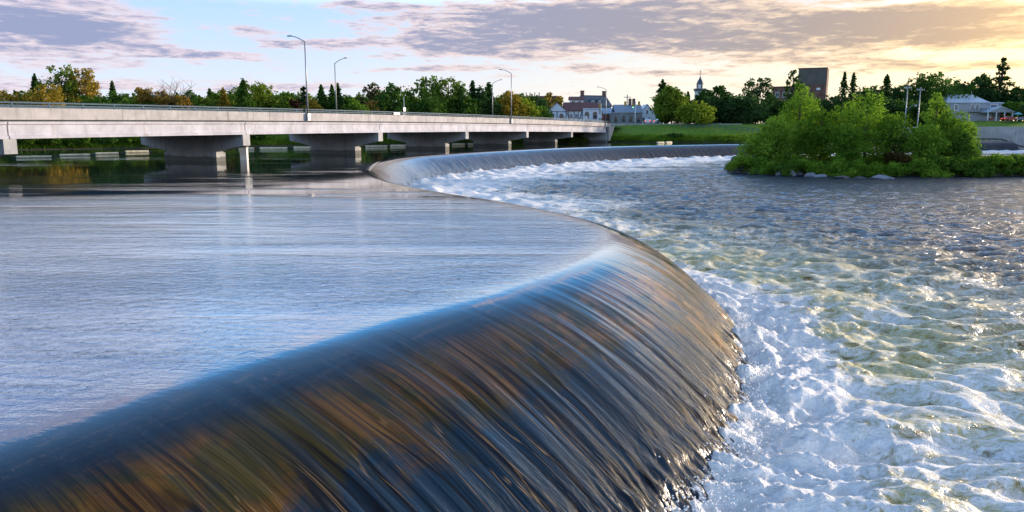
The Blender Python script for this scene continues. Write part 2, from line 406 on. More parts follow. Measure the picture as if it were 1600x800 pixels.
def build_sky():
    w = bpy.data.worlds.new('World'); scene.world = w; w.use_nodes = True
    nt = NT(w.node_tree); nt.n.clear()
    tc = nt.new('ShaderNodeTexCoord').outputs['Generated']
    x, y, z = nt.xyz(tc)
    zc = nt.math('MINIMUM', nt.math('MAXIMUM', z, 0.), 1.)
    U = nt.math('MULTIPLY', nt.math('ARCTAN2', x, y), 57.2958)
    V = nt.math('MULTIPLY', nt.math('ARCSINE', zc), 57.2958)
    uv = nt.comb(nt.math('MULTIPLY', U, .10), nt.math('MULTIPLY', V, .55))
    n1 = nt.noise(uv, 1., 6, .6, .3); n2 = nt.noise(nt.comb(nt.math('MULTIPLY', U, .32), nt.math('MULTIPLY', V, 1.7), 3.), 1., 6, .65, .4)
    n3 = nt.noise(nt.comb(nt.math('MULTIPLY', U, .045), nt.math('MULTIPLY', V, .16), 7.), 1., 5, .6)
    Uw = nt.math('ADD', U, nt.math('MULTIPLY', nt.math('SUBTRACT', n2, .5), 6.))
    Vw = nt.math('ADD', V, nt.math('MULTIPLY', nt.math('SUBTRACT', n1, .5), 1.7))
    P = nt.comb(Uw, Vw)
    def deg(u, v):
        d = ray(u, v).normalized(); return math.degrees(math.atan2(d.x, d.y)), math.degrees(math.asin(d.z))
    cl = [(40, 30, 190, 46, 1.2), (110, 52, 130, 22, .7), (60, 92, 200, 14, .55), (330, 88, 120, 9, .9), (230, 78, 90, 8, .5),
          (385, 46, 60, 9, .7), (500, 68, 110, 11, .85), (560, 10, 110, 10, .8), (800, 40, 260, 40, 1.15), (700, 75, 150, 22, .8),
          (1000, 20, 250, 36, 1.0), (1000, 68, 200, 26, .8), (1250, 60, 240, 26, .8), (1400, 30, 200, 22, .7), (1520, 60, 130, 14, .7), (930, 106, 80, 9, .6),
          (1080, 112, 120, 8, .6), (1400, 104, 160, 10, .8), (1250, 92, 170, 12, .7), (700, 108, 200, 9, .6), (1180, 132, 160, 7, .5), (1500, 40, 200, 34, .6), (1300, 30, 300, 40, .5), (820, 88, 80, 10, .5), (60, 130, 170, 13, .7), (330, 134, 220, 10, .6), (560, 140, 180, 9, .5), (1570, 98, 70, 7, .5)]
    T = None
    for (u, v, ru, rv, a) in cl:
        c = deg(u, v); k = 57.3/F
        e = nt.vmath('LENGTH', nt.vmath('MULTIPLY', nt.vmath('SUBTRACT', P, (c[0], c[1], 0)), (1/(ru*k*1.25), 1/(rv*k*1.35), 0)))
        e = nt.rng(e, 1., .0, 0., a)
        T = e if T is None else nt.math('ADD', T, e)
    hi = nt.math('MULTIPLY', nt.math('MULTIPLY', nt.rng(V, 8.5, 12.), nt.rng(V, 34., 16.)), nt.rng(n3, .54, .68, 0., .7))
    lp = nt.vmath('LENGTH', nt.vmath('MULTIPLY', nt.vmath('SUBTRACT', P, (-35, 18.5, 0)), (1/16., 1/6., 0)))
    T = nt.math('ADD', T, nt.rng(lp, 1., 0., 0., 2.0))
    T = nt.math('ADD', T, hi)
    n4 = nt.noise(nt.comb(nt.math('MULTIPLY', U, .55), nt.math('MULTIPLY', V, 3.4), 5.), 1., 6, .68, .5)
    dens = nt.math('ADD', nt.math('MULTIPLY', T, 1.2), nt.math('ADD', nt.math('MULTIPLY', nt.math('SUBTRACT', n2, .5), 2.6), nt.math('MULTIPLY', nt.math('SUBTRACT', n4, .5), 1.5)))
    mask = nt.rng(dens, .10, .80)
    core = nt.rng(nt.math('ADD', dens, nt.math('MULTIPLY', nt.math('SUBTRACT', n4, .5), 1.6)), .40, 1.55)
    warm = nt.rng(nt.math('ABSOLUTE', nt.math('SUBTRACT', U, 58.)), 80., 10.)
    warm = nt.math('MULTIPLY', warm, nt.rng(V, 42., 4.))
    lowglow = nt.math('MULTIPLY', warm, nt.rng(V, 16., 1.))
    sky = nt.new('ShaderNodeTexSky', sky_type='NISHITA', sun_disc=False)
    sky.sun_elevation = R(SUN_EL); sky.sun_rotation = R(SUN_AZ); sky.air_density = 1.; sky.dust_density = 1.2; sky.ozone_density = 2.
    grad = nt.ramp(nt.math('DIVIDE', V, 60.), [(0., (.080, .078, .086)), (.05, (.070, .078, .092)), (.14, (.047, .069, .104)), (.20, (.185, .200, .225)), (.26, (.100, .160, .230)), (.32, (.024, .105, .235)), (.45, (.026, .062, .125)), (1., (.018, .028, .050))])
    bk = nt.math('MULTIPLY', nt.rng(nt.math('ABSOLUTE', nt.math('SUBTRACT', U, 10.)), 65., 120.), nt.rng(V, 14., 26.))
    bkf = nt.math('MULTIPLY_ADD', bk, -45., 100.)
    grad = nt.vmath('MULTIPLY', grad, nt.comb(bkf, bkf, bkf))
    clear = nt.mix(.12, grad, sky.outputs[0])
    clear = nt.mix(lowglow, clear, (11.5, 9.3, 5.6))
    hib = nt.math('MULTIPLY', nt.rng(V, 9., 13., 1., 2.3), nt.math('MULTIPLY', bkf, .01))
    edge = nt.mix(warm, (7.4, 6.2, 6.7), (9.5, 6.9, 3.6))
    corec = nt.mix(warm, (2.65, 2.95, 4.6), (3.7, 2.8, 1.9))
    cloud = nt.vmath('MULTIPLY', nt.mix(core, edge, corec), nt.comb(hib, hib, hib))
    gl = nt.vmath('DOT_PRODUCT', tc, tuple(sd))
    g = nt.math('POWER', nt.math('MAXIMUM', gl, 0.), 13.)
    clear = nt.mix(nt.math('MULTIPLY', g, .85), clear, (36., 24., 9.5))
    cloud = nt.mix(nt.math('MULTIPLY', g, .60), cloud, (34., 19., 6.))
    c = nt.mix(nt.math('MULTIPLY', mask, .92), clear, cloud)
    bg = nt.new('ShaderNodeBackground'); nt.l.new(c, bg.inputs[0]); bg.inputs[1].default_value = .1
    o = nt.new('ShaderNodeOutputWorld'); nt.l.new(bg.outputs[0], o.inputs[0])
build_sky()

vs = scene.view_settings
vs.view_transform = 'Standard'; vs.look = 'None'; vs.exposure = .3; vs.gamma = 1; vs.use_curve_mapping = False
scene.cycles.max_bounces = 6; scene.cycles.diffuse_bounces = 3; scene.cycles.glossy_bounces = 4; scene.cycles.transmission_bounces = 3
scene.cycles.caustics_reflective = False; scene.cycles.caustics_refractive = False
scene.cycles.sample_clamp_indirect = 4

# ------------------------------------------------------------------ terrain
BX = np.array([-3000, -400, -200, -120, -84, -58, -36, -12, 12, 24, 40, 52, 75, 100, 112, 140, 180, 400, 3000.])
BY = np.array([-300, 55, 84, 102, 120, 143, 160, 178, 190, 194, 190, 187, 194, 210, 214.5, 211.5, 207, 150, -500.])
def gz(x, y):
    x = np.asarray(x, float); y = np.asarray(y, float)
    t = y-np.interp(x, BX, BY)
    top = np.interp(x, [-200, -60, 0, 20, 100, 130, 200], [2.6, 2.6, 3.4, 4.35, 4.6, 5.6, 5.6])
    run = np.interp(x, [-60, 10, 30, 90], [9, 12, 15, 16])
    z = -.5+(.9)*sstep(-3, .5, t)+(top-.4)*np.clip(t/run, 0, 1)**.8
    z = np.where(t < -3, np.maximum(-4.5, -.5+(t+3)*.6), z)
    wall = np.where(t > .9, 3.7+1.9*sstep(5, 24, t), -4.5)
    k = sstep(103, 111, x); z = z*(1-k)+wall*k
    return z+np.where(t > 0, .12*pn(x*.15, y*.15, 3), 0)
def ground():
    xs = np.concatenate([-np.geomspace(3500, 205, 16), np.arange(-200, 240, 2.2), np.geomspace(242, 3500, 16)])
    ys = np.concatenate([[-3000, -1000, -300, -60, 0, 40], np.arange(60, 262, 1.6), np.geomspace(265, 6000, 24)])
    X, Y = np.meshgrid(xs, ys); Z = gz(X, Y)
    V = np.stack([X, Y, Z], -1).reshape(-1, 3)
    n, m = X.shape; i = np.arange(n*m).reshape(n, m)
    Fq = np.stack([i[:-1, :-1], i[:-1, 1:], i[1:, 1:], i[1:, :-1]], -1).reshape(-1, 4)
    tag(link_mesh('ground', np_mesh('ground', V, Fq, True), M['ground']), kind='structure')
ground()

# ------------------------------------------------------------------ the weir and the river
CP = np.array([(-20, -14), (-14.5, -5), (-11.2, .4), (-8.0, 5), (-5.8, 8.1), (-4.6, 10.1), (-2.5, 13.25), (-.9, 15.3), (.5, 17.45), (1.8, 20.0), (2.75, 22.8), (3.2, 25.4),
               (2.9, 28.0), (1.9, 31.0), (.4, 34.2), (-1.3, 37.4), (-3.8, 41.2), (-6.4, 45.8), (-8.8, 51.0), (-11.2, 58.4), (-13.2, 66.5), (-14.2, 78.1), (-13.4, 89.8), (-10.1, 100.6),
               (-3.8, 114.2), (5.5, 129.5), (18.4, 145.0), (32.9, 157.0), (49.0, 167.0), (75, 180), (100, 196), (118, 205), (128, 207.3), (136, 208.2)], float)
def catmull(P, step):
    Q = [P[0]]
    P = np.vstack([2*P[0]-P[1], P, 2*P[-1]-P[-2]])
    o = []
    for i in range(1, len(P)-2):
        p0, p1, p2, p3 = P[i-1:i+3]
        n = max(4, int(np.linalg.norm(p2-p1)/.05))
        t = np.linspace(0, 1, n, endpoint=False)[:, None]
        o.append(.5*((2*p1)+(-p0+p2)*t+(2*p0-5*p1+4*p2-p3)*t**2+(-p0+3*p1-3*p2+p3)*t**3))
    C = np.vstack(o+[P[-2:-1]])
    for _ in range(60):                     # smooth
        C[1:-1] = .25*C[:-2]+.5*C[1:-1]+.25*C[2:]
    return C
C0 = catmull(CP, .05)
seg = np.r_[0, np.cumsum(np.linalg.norm(np.diff(C0, axis=0), axis=1))]
S_TOT = seg[-1]
def resample(step_fn):
    s = [0.]
    while s[-1] < S_TOT: s.append(s[-1]+step_fn(s[-1]))
    s = np.array(s[:-1]+[S_TOT])
    P = np.stack([np.interp(s, seg, C0[:, 0]), np.interp(s, seg, C0[:, 1])], -1)
    e = 1.2
    A = np.stack([np.interp(s+e, seg, C0[:, 0])-np.interp(s-e, seg, C0[:, 0]), np.interp(s+e, seg, C0[:, 1])-np.interp(s-e, seg, C0[:, 1])], -1)
    A /= np.linalg.norm(A, axis=1)[:, None]
    Nn = np.stack([A[:, 1], -A[:, 0]], -1)          # downstream
    return s, P, Nn
def face_w(s, y): return np.interp(y, [8, 13, 16, 19.5, 26, 34, 60, 90, 140], [5.7, 5.65, 5.35, 4.6, 4.0, 3.9, 3.8, 3.8, 3.8])
SC, PC, NC = resample(lambda s: .042 if s < 55 else (.12 if s < 110 else .3))
DU = -1.2
def sheet():
    W = face_w(SC, PC[:, 1])
    ds = np.r_[np.linspace(DU, 0, 8)[:-1], np.linspace(0, 1, 56)]
    n, m = len(SC), len(ds)
    D = np.where(ds[None, :] < 0, ds[None, :], ds[None, :]*W[:, None])
    Dn = np.clip(D/W[:, None], 0, 1)
    X = PC[:, :1]+NC[:, :1]*D; Y = PC[:, 1:]+NC[:, 1:]*D
    Z = -(abs(LOWZ)+.05)*Dn**1.75
    S = np.repeat(SC[:, None], m, 1)
    rampd = sstep(.0, 3.6, D)
    near = 1+2.0*sstep(60, 120, S)
    h = rampd*(.030*pn(S*1.7, D*.10, 1)+.016*pn(S*4.3, D*.22, 2)+.008*pn(S*9.5, D*.6, 4))
    h += sstep(.70, 1., Dn)*(.085*fbm(S*3.2, D*2.0, 3, 5)+.03*pn(S*9, D*6, 9))
    tip = -NC*1.0
    slope = 1.75*abs(LOWZ)/W[:, None]*Dn**.75
    ln = np.sqrt(1+slope**2)
    X = X+NC[:, :1]*h*slope/ln; Y = Y+NC[:, 1:]*h*slope/ln; Z = Z+h/ln
    V = np.stack([X, Y, Z], -1).reshape(-1, 3)
    i = np.arange(n*m).reshape(n, m)
    Fq = np.stack([i[:-1, :-1], i[1:, :-1], i[1:, 1:], i[:-1, 1:]], -1).reshape(-1, 4)
    Fq = Fq[:, ::-1]
    me = np_mesh('water_sheet', V, Fq, True)
    uvl = me.uv_layers.new(name='flow'); vi = np.empty(len(me.loops), np.int32); me.loops.foreach_get('vertex_index', vi)
    uv = np.stack([S.ravel(), (D/W[:, None]*4.6).ravel()], -1)[vi]
    uvl.data.foreach_set('uv', uv.astype(np.float32).ravel())
    return me
weir = tag(empty('weir', (PC[600][0], PC[600][1], LOWZ)), 'long serpentine overflow weir with dark streaked water pouring down its curved face', 'weir')
def child(o, root):
    o.parent = root; bpy.context.view_layer.update(); o.matrix_parent_inverse = root.matrix_world.inverted(); return o
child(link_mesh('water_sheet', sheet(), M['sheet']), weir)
def weir_body():
    s, P, Nn = resample(lambda s: 1.0)
    W = face_w(s, P[:, 1]); ds = np.linspace(-1, 1, 12)
    rows = []
    for d in ds:
        D = np.where(d < 0, d*1.0, d*W); z = -.14-(abs(LOWZ)+.05)*max(d, 0)**1.75
        rows.append(np.stack([P[:, 0]+Nn[:, 0]*D, P[:, 1]+Nn[:, 1]*D, np.full(len(s), z)], -1))
    rows.insert(0, rows[0]+np.array([0, 0, -3.6])); rows.append(rows[-1]*1+np.array([0, 0, -1.2]))
    V = np.stack(rows, 1); n, m = V.shape[:2]
    i = np.arange(n*m).reshape(n, m)
    Fq = np.stack([i[:-1, 1:], i[1:, 1:], i[1:, :-1], i[:-1, :-1]], -1).reshape(-1, 4)
    return np_mesh('concrete_body', V.reshape(-1, 3), Fq)
child(link_mesh('concrete_body', weir_body(), M['conc']), weir)

def upper_river():
    E0 = PC[::12]+NC[::12]*(DU)
    pts = [(p[0], p[1], 0.) for p in E0]+[(136, 228, 0), (40, 240, 0), (-120, 240, 0), (-460, 240, 0), (-460, -60, 0), (-60, -60, 0)]
    me = bpy.data.meshes.new('upper_river'); me.from_pydata(pts, [], [tuple(range(len(pts)))]); me.update()
    import bmesh
    bm = bmesh.new(); bm.from_mesh(me)
    for f in bm.faces:
        if f.normal.z < 0: f.normal_flip()
    bmesh.ops.triangulate(bm, faces=bm.faces); bm.to_mesh(me); bm.free()
    tag(link_mesh('upper_river', me, M['upper']), kind='structure')
upper_river()

def lower_river():
    az = np.radians(np.linspace(-48, 62, 900)); rr = np.geomspace(6.5, 420, 880)
    A, Rr = np.meshgrid(az, rr)
    X = np.sin(A)*Rr; Y = np.cos(A)*Rr
    # downstream test, on coarse samples of the crest
    s, P, Nn = resample(lambda s: .5 if s < 70 else 1.5)
    W = face_w(s, P[:, 1])
    shp = X.shape; xf = X.ravel(); yf = Y.ravel()
    dmin = np.full(len(xf), 1e9); sd_ = np.zeros(len(xf)); sj = np.zeros(len(xf))
    for a in range(0, len(xf), 60000):
        dx = xf[a:a+60000, None]-P[None, :, 0]; dy = yf[a:a+60000, None]-P[None, :, 1]
        d2 = dx*dx+dy*dy; j = d2.argmin(1); r = np.arange(len(j))
        dmin[a:a+60000] = np.sqrt(d2[r, j]); sd_[a:a+60000] = dx[r, j]*Nn[j, 0]+dy[r, j]*Nn[j, 1]; sj[a:a+60000] = s[j]
        dmin[a:a+60000] -= W[j]
    keep = (sd_ > 1.0).reshape(shp)
    dt = np.maximum(dmin, 0).reshape(shp)
    farw = sstep(62, 100, sj).reshape(shp)
    # flow coordinates: waves come off the weir, then swing downstream to the right
    wx = X+1.2*pn(X*.2, Y*.2, 40); wy = Y+1.2*pn(X*.2, Y*.2, 41)
    m1 = pn(wx*.36, wy*.80, 20); m2 = pn(wx*.75, wy*1.6, 21); m3 = pn(wx*1.9, wy*3.6, 22); m4 = pn(wx*4.8, wy*8., 23)
    ridge = 1-np.abs(m2)*1.6
    amp = .50*np.exp(-dt/26)+.12
    lod = np.clip(1.4-Rr/90, 0, 1); lod4 = np.clip(1.2-Rr/32, 0, 1)
    Z = amp*(.46*m1+.36*m2+.12*m3*lod*1.2+.06*m4*lod4)
    boil = np.exp(-(dt/2.2)**2)*(1-farw)
    Z += boil*(.12+.17*fbm(X*1.1, Y*1.1, 5, 25, .58)+.05*m4)
    boilf = np.exp(-(dt/5)**2)*farw
    Z += boilf*(.25+.35*fbm(X*.35, Y*.5, 4, 27))
    patch = fbm(X*.05, Y*.10, 3, 30)
    boil_n = np.exp(-(dt/2.4)**2)*fbm(X*2.2, Y*2.2, 3, 33)
    fn = .78*np.exp(-(dt/1.8)**2.5)+.16*np.exp(-dt/8)+.25*np.exp(-dt/17)+.10*boil_n
    ff = .85*np.exp(-(dt/6)**2)+.44*np.exp(-(dt/15.)**2)+.08*np.exp(-dt/40)
    foam = fn*(1-farw)+ff*farw-.13*sstep(11, 26, dt)*(1-farw)-.12*sstep(20, 45, dt)*farw
    trough = np.clip(1-np.abs(m1-.02)*3.2, 0, 1)
    foam = foam+.20*patch+(.16*trough-.12*np.clip(m1, 0, 1)*1.4+.10*m3*lod)*np.clip(foam*2.2, .3, 1)
    foam = foam+.13*sstep(.25, .75, m2)*sstep(.1, .6, m1)
    foam += .03
    aer = np.clip(1.2*np.exp(-(dt/11)**2)*(1-farw)+.35*np.exp(-(dt/12)**2)*farw+.25*np.clip(patch, 0, 1)*np.exp(-dt/14), 0, 1)
    V = np.stack([X, Y, LOWZ+Z], -1)
    n, m = shp; i = np.arange(n*m).reshape(shp)
    kf = keep[:-1, :-1] & keep[1:, 1:] & keep[1:, :-1] & keep[:-1, 1:]
    Fq = np.stack([i[:-1, :-1], i[:-1, 1:], i[1:, 1:], i[1:, :-1]], -1)[kf]
    used = np.zeros(n*m, bool); used[Fq.ravel()] = True
    remap = np.cumsum(used)-1
    me = np_mesh('lower_river', V.reshape(-1, 3)[used], remap[Fq], True)
    set_attr(me, 'foam', foam.ravel()[used]); set_attr(me, 'aer', aer.ravel()[used])
    # face up
    o = link_mesh('lower_river', me, M['lower']); me.flip_normals() if me.polygons[0].normal.z < 0 else None
    tag(o, kind='structure')
lower_river()

def spray():
    # torn white water thrown up where the near sheet lands
    s, P, Nn = resample(lambda s: .5)
    mk = (P[:, 1] > 4) & (P[:, 1] < 34) & (s < 60)
    P = P[mk]; Nn = Nn[mk]; W = face_w(None, P[:, 1])
    N = 6000
    k = RNG.integers(0, len(P), N); off = RNG.normal(.05, .30, N); hz = np.abs(RNG.normal(0, .13, N))
    cx = P[k, 0]+Nn[k, 0]*(W[k]+off)+RNG.normal(0, .25, N); cy = P[k, 1]+Nn[k, 1]*(W[k]+off)+RNG.normal(0, .25, N)
    clump = .25+np.clip(pn(cx*.9, cy*.9, 55)+.35, 0, 1)*1.2
    cz = LOWZ+.12+hz*clump*1.5-.25*off; rad = RNG.uniform(.006, .018, N)+.022*np.exp(-hz*9)*RNG.random(N)
    oc = np.array([(1,0,0),(-1,0,0),(0,1,0),(0,-1,0),(0,0,1),(0,0,-1)], float)
    of = np.array([(0,2,4),(2,1,4),(1,3,4),(3,0,4),(2,0,5),(1,2,5),(3,1,5),(0,3,5)])
    V = np.stack([cx, cy, cz], -1)[:, None]+oc[None]*rad[:, None, None]*RNG.uniform(.6, 1.5, (N, 1, 3))
    Fq = (of[None]+6*np.arange(N)[:, None, None]).reshape(-1, 3)
    tag(link_mesh('splash_spray', np_mesh('splash_spray', V.reshape(-1, 3), Fq, True), M['spray']), 'white splash droplets thrown up at the toe of the weir', 'spray', kind='stuff')
spray()

# ------------------------------------------------------------------ bridge
BE = Vector((.421, .907, 0)); BN = Vector((.907, -.421, 0)); B0 = Vector((-37.8, 57.5, 0)); SP = 24.2
BANG = math.atan2(BE.y, BE.x)
def bz(x): k = x/SP; return .22-.045*(k-2.6)**2 if k > 2.6 else .22-.035*(k-2.6)**2
def sweep(mb, poly, x0, x1, step=3.0):
    n = max(1, int(round((x1-x0)/step))); b = len(mb.v); m = len(poly)
    for i in range(n+1):
        x = x0+(x1-x0)*i/n
        for (y, z) in poly: mb.v.append((x, y, z+bz(x)))
    for i in range(n):
        for k in range(m):
            mb.f.append((b+i*m+k, b+i*m+(k+1)%m, b+(i+1)*m+(k+1)%m, b+(i+1)*m+k))
    mb.f.append(tuple(b+k for k in range(m))[::-1]); mb.f.append(tuple(b+n*m+k for k in range(m)))
BX0, BX1 = -3.6*SP, 6.06*SP
def bridge():
    rt = tag(empty('road_bridge', B0, BANG), 'long low concrete road bridge on hammerhead piers crossing the upper river', 'bridge')
    mb = MB(); sweep(mb, [(.30, 3.98), (14.7, 3.98), (14.7, 4.22), (.30, 4.22)], BX0, BX1); mb.build('deck', M['conc'], rt)
    mb = MB(); sweep(mb, [(.6, 4.224), (14.4, 4.224), (14.4, 4.30), (.6, 4.30)], BX0, BX1+14); mb.build('road_surface', M['asphalt'], rt)
    # outer parapets, in lengths with open joints
    for (ya, yb) in ((-.18, .12), (14.88, 15.18)):
        x = BX0; mb = MB()
        while x < BX1-1:
            x1 = min(x+SP/2, BX1+1.5)
            sweep(mb, [(ya, 4.13), (yb, 4.13), (yb, 5.02), (ya, 5.02)], x+.015, x1-.015); x = x1
        mb.build('parapet', M['parapet'], rt)
    for y0 in (.12, 3.8, 7.4, 11.0, 14.5):
        spans = range(-3, 6) if y0 == .12 else [None]
        for k in spans:
            xa, xb = (k*SP+.05, (k+1)*SP-.05) if k is not None else (BX0, BX1-1)
            mb = MB(); sweep(mb, [(y0-.12, 2.70), (y0+.45, 2.70), (y0+.45, 2.90), (y0+.32, 3.0), (y0+.32, 3.975), (y0-.10, 3.975), (y0-.10, 3.80), (y0, 3.74), (y0, 2.98), (y0-.12, 2.90)], xa, xb)
            mb.build('girder', M['girder'], rt)
    for k in range(-3, 6):
        x = k*SP; zt = 2.69+bz(x)
        mb = MB()
        prof = [(0, zt), (15, zt), (15, zt-1.12), (11.2, 1.05), (11.2, -3.5), (3.85, -3.5), (3.85, 1.05), (0, zt-1.12)]
        mb.prism(prof, 'x', x-.5, x+.5); p = mb.build('pier', M['pier'], rt)
        mb = MB(); mb.box(x-.64, x+.64, 3.70, 11.35, -3.4, .92); mb.build('pier_footing', M['pier'], p)
    # abutment and wing wall on the town bank
    x = BX1-.8
    mb = MB(); mb.box(x, x+1.2, .2, 14.8, -1, 2.66+bz(x)); mb.box(x+.75, x+1.2, .2, 14.8, -1, 3.95+bz(x)); mb.build('abutment', M['pier'], rt)
    mb = MB(); mb.prism([(x+.3, 3.95), (x+5.2, 3.95), (x+1.6, .4), (x+.5, .4)], 'y', -.32, .15); mb.build('wing_wall', M['conc'], rt)
    # two-rail steel handrails on the parapets
    for yc, posts in ((-.03, True), (15.03, True)):
        mb = MB()
        for zz, hh in ((5.20, .05), (5.42, .06)):
            sweep(mb, [(yc-.05, zz-hh), (yc+.05, zz-hh), (yc+.05, zz+hh), (yc-.05, zz+hh)], BX0, BX1)
        rl = mb.build('handrail', M['rail'], rt)
        src = None; mbf = MB()
        for j in range(-21, 51):
            x = j*2.88+.4
            q = MB().box(-.05, .05, yc-.06, yc+.06, 5.0, 5.44)
            if yc < 1 and j >= -8:
                if src is None: src = q.build('rail_post', M['rail'], rl); o = src
                else: o = src.copy(); COL.objects.link(o); o.parent = rl
                o.location = (x, 0, bz(x))
            else: mbf.box(x-.05, x+.05, yc-.06, yc+.06, 5.0+bz(x), 5.36+bz(x))
        mbf.build('rail_posts', M['rail'], rl)['kind'] = 'stuff'
    return rt
bridge()
def blocal(x, y, z): return B0+BE*x-BN*y+Vector((0, 0, z))

def street_lamp(x, y, label, side, zb, h=8.5, arm=2.0):
    rt = tag(empty('street_lamp', blocal(x, y, zb), BANG), label, 'street lamp', 'street lamps along the bridge')
    MB().tube([(0,0,0), (0,0,h*.5), (0,0,h)], .105, .065).build('pole', M['lamp_metal'], rt, True)
    MB().box(-.22,.22,-.18,.18,-.75,.0).build('base_bracket', M['lamp_metal'], rt)
    a = [(0, side*arm*t, h-.05+.72*math.sin(t*1.5)) for t in (0, .2, .4, .65, .9)]
    MB().tube(a, .055, .045).build('arm', M['lamp_metal'], rt, True)
    e = a[-1]; hd = MB()
    hd.prism([(e[1]-side*.05, e[2]-.03), (e[1]+side*.62, e[2]-.02), (e[1]+side*.58, e[2]+.09), (e[1]+side*.1, e[2]+.12)], 'x', -.13, .13)
    hd.build('lamp_head', M['lamp_metal'], rt)
    return rt
for k, lab in ((1.39, 'tallest street lamp, on the near parapet over the second pier, arm over the road'), (3.67, 'street lamp with a banner box on the near parapet halfway along the bridge'),
               (5.93, 'street lamp at the town end of the bridge in front of the slate roofed house')):
    x = k*SP; street_lamp(x, -.32, lab, 1, 4.95+bz(x), 8.0)
for k, lab in ((2.44, 'street lamp behind the far parapet with its arm reaching right, next to the spruces'), (4.66, 'short looking street lamp on the far side of the bridge beside the banner lamp')):
    x = k*SP; street_lamp(x, 15.3, lab, -1, 4.95+bz(x), 8.0)
# white sign post clamped to the rail, mid bridge
x = 2.26*SP
rt = tag(empty('sign_post', blocal(x, .3, 4.95+bz(x)), BANG), 'white sign post standing at the middle of the bridge railing', 'sign post')
MB().tube([(0,0,0),(0,0,2.6)], .05, .03).build('post', M['white'], rt)
MB().box(-.30,.30,-.09,-.05,.62,1.15).build('sign_plate', M['white'], rt); MB().box(-.42,.42,-.09,-.05,.05,.42).build('sign_plate', M['white'], rt)
x = 2.15*SP
rt = tag(empty('sign_plate', blocal(x, -.2, 4.95+bz(x)), BANG), 'small white plate fixed low on the bridge railing left of the sign post', 'sign')
MB().box(-.75,.75,-.05,-.02,.10,.42).build('panel', M['white'], rt)
MB().box(-.6,-.55,-.02,.02,0,.3).build('bracket', M['rail'], rt); MB().box(.55,.6,-.02,.02,0,.3).build('bracket', M['rail'], rt)

# white marker post in the water behind the second pier
p = on_z(382, 250, 0)
rt = tag(empty('marker_post', (p.x, p.y, 0)), 'square white post standing in the water beside the second bridge pier', 'marker post')
MB().box(-.36,.36,-.3,.3,-3.5,1.35).build('post', M['white'], rt)
MB().box(-.42,.42,-.36,.36,1.35,1.46).build('cap', M['conc'], rt)

# floating boom
def boom(u0, u1, v, lab, i):
    a = on_z(u0, v+1.2, 0); b = on_z(u1, v+.4 if u1 < 260 else v+1.0, 0)
    d = b-a; L = d.length
    rt = tag(empty('boom_float', (a.x, a.y, 0), math.atan2(d.y, d.x)), lab, 'boom float', 'cream floats of the safety boom')
    r = .15*a.y/90
    mb = MB(); mb.tube([(.1,0,.13),(.25,0,.13),(L-.25,0,.13),(L-.1,0,.13)], r, r, 10); mb.build('float', M['float'], rt, True)
    MB().tube([(-.35,0,.08),(.12,0,.1)], .06).build('coupling', M['dark'], rt); MB().tube([(L-.12,0,.1),(L+.35,0,.08)], .06).build('coupling', M['dark'], rt)
for i, (a, b, v, lab) in enumerate([(24, 82, 246, 'cream boom float lying furthest left, right of the first pier'), (92, 142, 243, 'second cream boom float from the left under the bridge'),
        (148, 186, 240.5, 'third cream boom float from the left under the bridge'), (195, 233, 237.5, 'cream boom float ending just left of the second pier'),
        (372, 398, 232.5, 'short cream boom float behind the white marker post'), (405, 450, 232, 'cream boom float below the grassy patch of bank'), (458, 500, 231, 'cream boom float just left of the third pier'),
        (570, 606, 229, 'cream boom float just right of the third pier'), (609, 644, 228, 'cream boom float just left of the fourth pier'),
        (706, 727, 226, 'short cream boom float just right of the fourth pier'), (731, 750, 225.6, 'short cream boom float just left of the fifth pier'),
        (1026, 1037, 223, 'tan boom float by the culvert, the left one of two above the weir crest'), (1040, 1049, 222.6, 'tan boom float right of its twin above the weir crest')]):
    boom(a, b, v, lab, i)

# ------------------------------------------------------------------ plants
def leaf_quads(Cn, size, nrm_bias=None, asp=1.0):
    N = len(Cn)
    q = RNG.normal(size=(N, 3)); 
    if nrm_bias is not None: q = q*.75+nrm_bias
    q /= np.linalg.norm(q, axis=1)[:, None]+1e-9
    r = RNG.normal(size=(N, 3)); a = np.cross(q, r); a /= np.linalg.norm(a, axis=1)[:, None]+1e-9
    b = np.cross(q, a); s = size*RNG.uniform(.6, 1.35, (N, 1))
    a = a*s*.5; b = b*s*.5*asp
    V = np.stack([Cn-a-b*.25, Cn-b*.9, Cn+a+b*.15, Cn+b], 1).reshape(-1, 3)
    return V, np.arange(4*N).reshape(-1, 4)
def crown_mesh(C, nb, size, tone, asp=1.):
    V, Fq = leaf_quads(C, size, nb, asp)
    me = np_mesh('crown', V, Fq); set_attr(me, 'tone', np.repeat(tone, 4)); return me
def blob_points(cl, rad, n, squash=.8):
    k = RNG.choice(len(cl), n, p=rad**2/np.sum(rad**2))
    d = RNG.normal(size=(n, 3)); d /= np.linalg.norm(d, axis=1)[:, None]
    rr = RNG.random(n)**.38
    # ragged rim: every clump bulges unevenly
    bul = 1+.35*np.sin(d[:, 0]*5+k*1.7)*np.sin(d[:, 1]*4+k)+.25*np.sin(d[:, 2]*6+k*2.3)
    P = cl[k]+d*(rad[k]*rr*bul)[:, None]*np.array([1, 1, squash])
    return P, d, k
